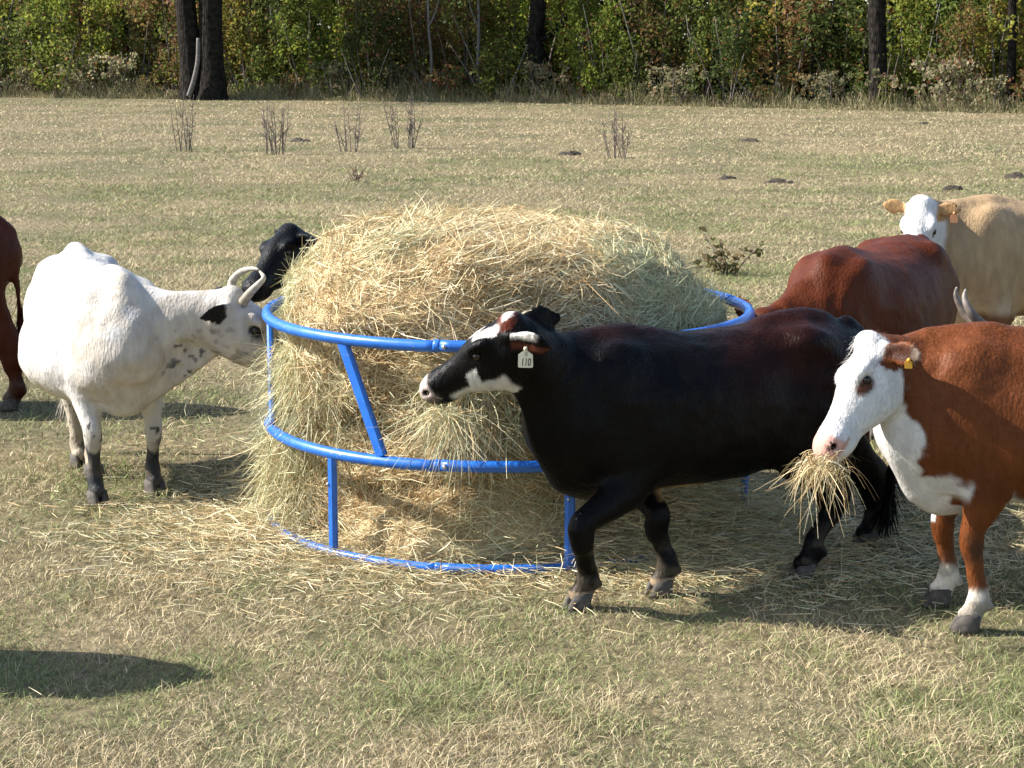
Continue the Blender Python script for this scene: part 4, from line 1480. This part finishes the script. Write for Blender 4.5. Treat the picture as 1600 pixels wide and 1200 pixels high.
def join_tubes(name, tubes):
    V, Fq, Ft = [], [], []
    base = 0
    for path, rad, n in tubes:
        me = tube_mesh('t', path, rad, n)
        v = np.zeros(len(me.vertices) * 3, np.float32); me.vertices.foreach_get('co', v)
        for p in me.polygons:
            vs = [base + k for k in p.vertices]
            (Fq if len(vs) == 4 else Ft).append(vs)
        V.append(v.reshape(-1, 3)); base += len(V[-1])
        bpy.data.meshes.remove(me)
    return np_mesh(name, np.concatenate(V), [np.array(Fq), np.array(Ft)], smooth=True)


def make_twig_clumps():
    spec = [((287, 237), 1.15, .44, 8, 'bare twig clump of straight stems, leftmost in the field'), ((428, 242), 1.1, .34, 13, 'bushy bare twig clump beside the dark dung heap'),
            ((545, 237), .95, .36, 8, 'sparse bare twig clump, third from the left'), ((628, 232), 1.1, .48, 12, 'wide bare twig clump with two bunches of stems'),
            ((965, 247), 1.05, .36, 10, 'bare twig clump right of the hay bale, alone in the field')]
    for (px, py), h, w, n, l in spec:
        p = W(px, py, z=0)
        root = empty('sapling', (p[0], p[1], 0))
        tag(root, l, 'sapling', 'leafless saplings in the field')
        for k in range(n):
            bx = random.uniform(-w, w) * .5
            b = np.array([bx, random.uniform(-.15, .15), -.02])
            tip = b + np.array([bx * .5 + random.gauss(0, .10), random.uniform(-.1, .1), h * random.uniform(.5, 1.12)])
            mid = (b + tip) / 2 + np.array([random.uniform(-.03, .03), 0, 0])
            tubes = [(catmull(np.array([b, mid, tip]), 4), np.linspace(.011, .004, 9), 5)]
            for q in range(random.randint(3, 7)):
                t = random.uniform(.2, .9)
                s_ = b + (tip - b) * t
                sg = random.choice((-1, 1))
                e = s_ + np.array([sg * random.uniform(.04, .15), random.uniform(-.08, .08), random.uniform(.08, .26)])
                tubes.append((np.array([s_, (s_ + e) / 2 + [sg * .012, 0, -.01], e]), np.linspace(.006, .003, 3), 4))
            link('stem', join_tubes('stem', tubes), root, M_TWIG)


def leaf_quads(P, size, cols, flat=.0):
    """diamond leaves at P with random facing"""
    n = len(P)
    u = rng.normal(0, 1, (n, 3)); u /= np.linalg.norm(u, axis=1)[:, None]
    v = np.cross(u, rng.normal(0, 1, (n, 3))); v /= np.linalg.norm(v, axis=1)[:, None]
    s = np.asarray(size)[:, None] * np.ones((n, 1))
    a, b = P - u * s * .5, P + u * s * .5
    c, d = P + v * s * .33 + u * s * .05, P - v * s * .33 + u * s * .05
    V = np.stack([a, c, b, d], 1).reshape(-1, 3)
    F = np.arange(4 * n).reshape(-1, 4)
    return V, F, np.repeat(cols, 4, 0)


def make_weeds():
    for (px, py), s, n, l, cc in (((1140, 428), 1.15, 120, 'low twiggy weed with dead brown leaves behind the bale', ((.24, .165, .085), (.13, .12, .045))), ((556, 284), .62, 70, 'small withered rusty weed in the field above the bale', ((.16, .075, .045), (.10, .06, .03)))):
        p = W(px, py, z=0)
        root = empty('weed', (p[0], p[1], 0))
        tag(root, l, 'weed')
        tubes = []
        pts = []
        for k in range(9):
            e = np.array([random.uniform(-.30, .30), random.uniform(-.2, .2), random.uniform(.12, .42)]) * s
            b = e * np.array([.15, .15, 0])
            tubes.append((catmull(np.array([b, (b + e) / 2 + np.array([0, 0, .03]), e]), 3), np.linspace(.008, .003, 7), 5))
            pts += [b + (e - b) * t for t in np.linspace(.35, 1, 5)]
        link('stem', join_tubes('stem', tubes), root, M_TWIG)
        pts = np.array(pts)
        P = pts[rng.integers(0, len(pts), n)] + rng.normal(0, .028, (n, 3)) * s
        P[:, 2] = np.maximum(P[:, 2], .03)
        cols = np.where((rng.random(n) < .6)[:, None], cc[0], cc[1]) * (.6 + .8 * rng.random(n))[:, None]
        V, F, C = leaf_quads(P, (.04 + .05 * rng.random(n)) * s, cols)
        o = link('foliage', np_mesh('foliage', V, F, C), root, M_LEAF)
        o['kind'] = 'stuff'


# ------------------------------------------------------------------ wood edge
def edge_y(x):
    return 69.9 - .286 * x if x < 0 else 69.9 - .62 * x


PAL = dict(
    lime=((.24, .29, .045), (.34, .35, .06), (.14, .19, .035)),
    green=((.135, .165, .035), (.19, .215, .05), (.08, .105, .025)),
    dark=((.06, .085, .022), (.08, .10, .026), (.04, .055, .016)),
    rust=((.20, .105, .045), (.17, .13, .05), (.13, .15, .04)),
    red=((.19, .10, .05), (.17, .16, .045), (.16, .19, .04)),
    yellow=((.34, .27, .05), (.24, .25, .05), (.16, .18, .04)),
    grey=((.32, .27, .17), (.23, .22, .12), (.16, .18, .08)))


def crown_points(n, rx, ry, z0, z1, lumps, seed):
    r = np.random.default_rng(seed)
    P = []
    for k in range(lumps):
        t = r.random()
        c = np.array([r.normal(0, rx * .42), r.normal(0, ry * .42), z0 + (z1 - z0) * (.08 + .92 * r.random())])
        rad = np.array([rx, ry, (z1 - z0)]) * r.uniform(.14, .30, 3)
        m = max(4, int(n / lumps * r.uniform(.5, 1.5)))
        d = r.normal(0, 1, (m, 3)); d /= np.linalg.norm(d, axis=1)[:, None]
        P.append(c + d * (r.random(m) ** .45)[:, None] * rad)
    P = np.concatenate(P)
    return P[P[:, 2] > .03]


def shrub_proto(kind, pal, seed, h, w):
    """meshes of one shrub: foliage + stems"""
    r = np.random.default_rng(seed)
    n = int(1500 * h * w / 6)
    P = crown_points(n, w * .62, w * .5, .15 if kind != 'tall' else .5, h, 34, seed)
    P[:, 2] *= 1
    c3 = PAL[pal]
    pick = r.random(len(P))
    cols = np.where((pick < .45)[:, None], c3[0], np.where((pick < .75)[:, None], c3[1], c3[2])) * (.65 + .7 * r.random(len(P)))[:, None]
    odd = r.random(len(P)) < .07
    cols[odd] = np.array(PAL['rust'][0]) * 1.1
    V, F, C = leaf_quads(P, .09 + .09 * r.random(len(P)), cols)
    fol = np_mesh('foliage', V, F, C)
    fol.materials.append(M_LEAF)
    stems = []
    for k in range(5):
        tip = np.array([r.normal(0, w * .42), r.normal(0, w * .25), h * r.uniform(.55, 1.02)])
        b = np.array([tip[0] * .25, tip[1] * .25, -.05])
        me = tube_mesh('stem', catmull(np.array([b, (b + tip) / 2 + r.normal(0, .06, 3), tip]), 3), np.linspace(.035, .012, 7), 5)
        me.materials.append(M_PALEBARK if k % 3 == 0 else M_TWIG)
        stems.append(me)
    return fol, stems


def make_wood():
    # shrubs along the edge: prototypes copied with shared mesh data
    protos = {}
    for i, (pal, h, w) in enumerate((('lime', 3.6, 2.6), ('green', 3.8, 2.8), ('dark', 3.0, 2.6), ('rust', 3.6, 2.4), ('red', 4.0, 2.6), ('yellow', 3.2, 2.4), ('grey', 1.5, 2.2), ('lime', 4.4, 2.4), ('green', 2.0, 2.2), ('rust', 1.2, 2.0))):
        protos[i] = (pal, h, shrub_proto('tall' if h > 3 else 'low', pal, 100 + i, h, w))
    words = dict(lime='lime green', green='mid green', dark='dark green', rust='rust brown', red='reddish', yellow='yellow tinged', grey='dry grey')
    rows = []
    r = np.random.default_rng(5)
    x = -27.0
    seq_front = [6, 9, 8, 6, 2, 9, 6, 8, 6, 6, 9, 2, 6, 8, 9, 6, 2, 6, 9, 8]
    seq_mid = [1, 0, 3, 5, 0, 2, 1, 7, 0, 3, 4, 0, 5, 1, 0, 7, 3, 4, 4, 1, 2, 7, 0, 4, 1, 5, 3, 2]
    seq_back = [1, 2, 7, 4, 1, 0, 2, 3, 7, 1, 4, 2, 0, 1]
    k = 0
    while x < 26:
        rows.append((x, edge_y(x) + r.uniform(.3, 1.0), seq_front[k % 20], 'low', r.uniform(.7, 1.1))); x += r.uniform(1.1, 1.8); k += 1
    x, k = -27.0, 0
    while x < 26:
        rows.append((x, edge_y(x) + r.uniform(1.6, 3.6), seq_mid[k % 28], 'edge', r.uniform(.85, 1.25))); x += r.uniform(1.0, 1.7); k += 1
    x, k = -30.0, 0
    while x < 30:
        rows.append((x, edge_y(x) + r.uniform(4.5, 8), seq_back[k % 14], 'back', r.uniform(1.1, 1.6))); x += r.uniform(1.5, 2.4); k += 1
    ends = {'low': 'low row at the wood edge', 'edge': 'front row of the wood', 'back': 'back row of the wood'}
    ordn = ['first', 'second', 'third', 'fourth', 'fifth', 'sixth', 'seventh', 'eighth', 'ninth', 'tenth', 'eleventh', 'twelfth', 'thirteenth', 'fourteenth', 'fifteenth', 'sixteenth', 'seventeenth', 'eighteenth', 'nineteenth', 'twentieth']
    count = {}
    # gaps where trunks stand at the front
    gaps = [(296, 362, 1.6), (818, 858, 3.2), (1346, 1384, 2.6), (1560, 1576, 2.0)]
    rows.sort(key=lambda q: q[0] / q[1])
    for (x, y, i, row, s) in rows:
        pal, h, (fol, stems) = protos[i]
        px = 800 + FOC * x / y
        half = 30 if row != 'low' else 18
        if any(a - half < px < b + half and (y - edge_y(x)) < d and (row != 'low' or d < 1.7) for a, b, d in gaps):
            continue
        if row == 'back' and 296 < px < 362: pass
        o = empty('shrub', (x, y, 0), r.uniform(0, 6.28))
        inside = -15 < px < 1615
        key = (pal, row)
        if inside:
            k = count.get(key, 0); count[key] = k + 1
            l = '%s %s shrub from the left, %s' % (ordn[min(k, 19)], words[pal], ends[row])
        else:
            sd = 'left' if px < 800 else 'right'
            k = count.get((pal, row, sd), 0); count[(pal, row, sd)] = k + 1
            l = '%s %s shrub beyond the %s edge, %s' % (ordn[min(k, 19)], words[pal], sd, ends[row])
        tag(o, l, 'shrub', 'shrubs of the wood edge')
        o.scale = (s * r.uniform(.85, 1.15), s * r.uniform(.85, 1.15), s)
        f = link('foliage', fol, o)
        f['kind'] = 'stuff'
        for st in stems:
            link('stem', st, o)
    # far wood that reads as one mass
    n = 52000
    x = rng.random(n) * 84 - 42
    yy = np.where(x < 0, 69.9 - .286 * x, 69.9 - .62 * x) + 8 + 9 * rng.random(n)
    z = .1 + 9 * rng.random(n) ** 1.3
    q = np.stack([x, yy, z], 1)
    keep = fbm(q, .55, 2, 3) > .36
    q = q[keep]
    pick = rng.random(len(q))
    cols = np.where((pick < .5)[:, None], PAL['dark'][0], np.where((pick < .8)[:, None], PAL['green'][0], PAL['rust'][1])) * (.6 + .8 * rng.random(len(q)))[:, None]
    V, F, C = leaf_quads(q, .45 + .45 * rng.random(len(q)), cols)
    o = link('woodland', np_mesh('woodland', V, F, C), mat=M_LEAF)
    tag(o, 'dim mass of woodland foliage behind the shrubs', 'woodland', kind='stuff')
    # tall dry grass and weeds along the foot of the wood
    n = 26000
    x = rng.random(n) * 50 - 25
    off = np.abs(rng.normal(0, .55, n)) - .25
    yy = np.where(x < 0, 69.9 - .286 * x, 69.9 - .62 * x) + off
    base = np.stack([x, yy, np.zeros(n)], 1)
    hh = (.12 + .55 * rng.random(n) ** 1.5) * (.3 + 1.3 * fbm(base, .8, 2, 66)) * ss(-.3, .35, off)
    d0 = np.stack([rng.normal(0, .35, n), rng.normal(0, .35, n), np.ones(n)], 1)
    cc = np.where((rng.random(n) < .6)[:, None], np.array([.36, .29, .17]), np.array([.17, .19, .07])) * (.6 + .7 * rng.random(n))[:, None]
    me = strand_mesh('tall_grass', base, d0, hh + .05, rng.normal(0, .15, (n, 3)), np.full(n, .022), cc, 2)
    o = link('tall_grass', me, mat=M_GRASS)
    tag(o, 'tall dry grass and weeds along the foot of the wood', 'tall grass', kind='stuff')
    # ---- trees with trunks one can tell apart
    def tree(label, x, y, trunks, limbs, crown, dark=True):
        root = empty('tree', (x, y, 0))
        tag(root, label, 'tree', 'trees at the wood edge')
        for path, rad in trunks:
            pth = catmull(np.array(path, float), 6)
            rr = np.interp(np.linspace(0, 1, len(pth)), np.linspace(0, 1, len(rad)), rad)
            n = 20
            me = tube_mesh('trunk', pth, rr, n)
            # ridged bark
            v = np.zeros(len(me.vertices) * 3, np.float32); me.vertices.foreach_get('co', v); v = v.reshape(-1, 3)
            jj = np.arange(len(v)) % n
            body = len(pth) * n
            cen = np.repeat(pth, n, 0)
            am = (fbm(np.stack([jj * 1.7, v[:, 2] * .8, v[:, 0]], 1), 1.0, 2, 3) - .5) * .18
            v[:body] = cen + (v[:body] - cen) * (1 + am[:body])[:, None]
            me.vertices.foreach_set('co', v.ravel()); me.update()
            link('trunk', me, root, M_BARK if dark else M_PALEBARK)
        for path, rad in limbs:
            pth = catmull(np.array(path, float), 5)
            link('limb', tube_mesh('limb', pth, np.linspace(rad[0], rad[1], len(pth)), 10), root, M_BARK if dark and rad[0] > .1 else M_PALEBARK)
        if crown:
            rx, z0, z1, n, seed, pal = crown
            P = crown_points(n, rx, rx, z0, z1, 60, seed)
            c3 = PAL[pal]
            pick = rng.random(len(P))
            cols = np.where((pick < .45)[:, None], c3[0], np.where((pick < .75)[:, None], c3[1], c3[2])) * (.65 + .7 * rng.random(len(P)))[:, None]
            V, F, C = leaf_quads(P, .22 + .16 * rng.random(len(P)), cols)
            o = link('crown', np_mesh('crown', V, F, C), root, M_LEAF)
            o['kind'] = 'stuff'
    p = W(325, 152, z=0)
    tree('massive dark double trunked tree at the wood edge left of centre', -11.2, 72.6,
         [([(-.36, .1, -.1), (-.42, .1, 1.2), (-.55, .1, 3.5), (-.8, .1, 7)], [.56, .40, .36, .30]), ([(.36, -.1, -.1), (.38, -.05, 1.2), (.36, 0, 3.5), (.7, 0, 7.5)], [.60, .42, .42, .34])],
         [([(-.42, -.55, .15), (-.22, -.60, .7), (-.06, -.60, 1.4), (-.03, -.5, 2.2)], (.10, .07)), ([(-.7, .1, 6.8), (-2, .4, 9), (-3.5, 0, 10.5)], (.3, .1)), ([(.6, 0, 7.2), (2.2, .5, 9.2), (3.6, .8, 11)], (.32, .1))], (4.2, 6.0, 14, 5200, 301, 'green'))
    p = W(838, 158, z=0)
    tree('crooked grey trunk with a stubby branch near the middle of the wood edge', (838 - 800) / FOC * 72.0, 72.0,
         [([(0, 0, -.1), (-.08, 0, .9), (.02, 0, 1.6), (-.10, 0, 2.2), (.05, 0, 3.2), (.05, .1, 6.5)], [.36, .30, .31, .27, .29, .22])],
         [([(.02, -.05, 2.1), (.55, -.1, 2.35), (.95, -.1, 2.75), (1.2, 0, 3.3)], (.12, .07)), ([(.05, .1, 6.3), (-1.4, .3, 8.0), (-2.2, .2, 9.3)], (.2, .07))], (3.2, 5.5, 11.5, 3600, 302, 'rust'))
    p = W(1362, 152, z=0)
    tree('straight dark trunk at the wood edge on the right', (1364 - 800) / FOC * 63.5, 63.5,
         [([(.08, 0, -.1), (.03, 0, 1.2), (-.08, 0, 3.5), (-.12, .1, 7.2)], [.36, .29, .27, .22])],
         [([(-.12, .1, 7), (1.4, .3, 9), (2.3, .2, 10.2)], (.2, .06)), ([(-.1, .0, 5.6), (-1.6, .2, 7.6), (-2.6, .2, 8.8)], (.16, .05))], (3.3, 5.6, 12, 3600, 303, 'green'))
    p = W(1568, 165, z=0)
    tree('thin grey trunk near the right end of the wood edge', (1568 - 800) / FOC * 62.0, 62.0,
         [([(0, 0, -.1), (.05, 0, 1.5), (0, 0, 3.6), (.1, 0, 6.5)], [.17, .14, .13, .10])],
         [([(.1, 0, 6.3), (.9, .2, 7.6), (1.5, .2, 8.6)], (.1, .03))], (2.4, 4.8, 9.5, 2000, 304, 'yellow'))
    for px, dy, rad, l in ((748, 2.0, .07, 'slender pale sapling trunk left of the crooked tree'), (672, 1.2, .06, 'thin pale sapling stem between the double trunk and the crooked tree'), (1018, 6.0, .20, 'shadowy trunk set back right of the crooked tree'), (430, 7.0, .22, 'shadowy trunk set back right of the double trunk')):
        p = W(px, 160, z=0)
        yb = edge_y(p[0]) + dy
        pale = rad < .1
        tree(l, (px - 800) / FOC * yb, yb, [([(0, 0, -.1), (random.uniform(-.1, .1), 0, 1.4), (random.uniform(-.15, .15), 0, 2.8), (0, 0, 5.5)], [rad, rad * .85, rad * .75, rad * .5])],
             [([(0, 0, 2.6), (.3 if px != 748 else -.28, 0, 3.3), (.5 if px != 748 else -.4, 0, 4.4)], (rad * .6, rad * .3))], (1.6, 4.4, 7.5, 900, 310 + px, 'yellow'), dark=not pale)


make_ground()
make_wood()
cattle = make_cattle()
make_feeder()
make_bale()
make_spilled_hay()
make_mouth_hay(None)
make_dung()
make_twig_clumps()
make_weeds()
make_grass()
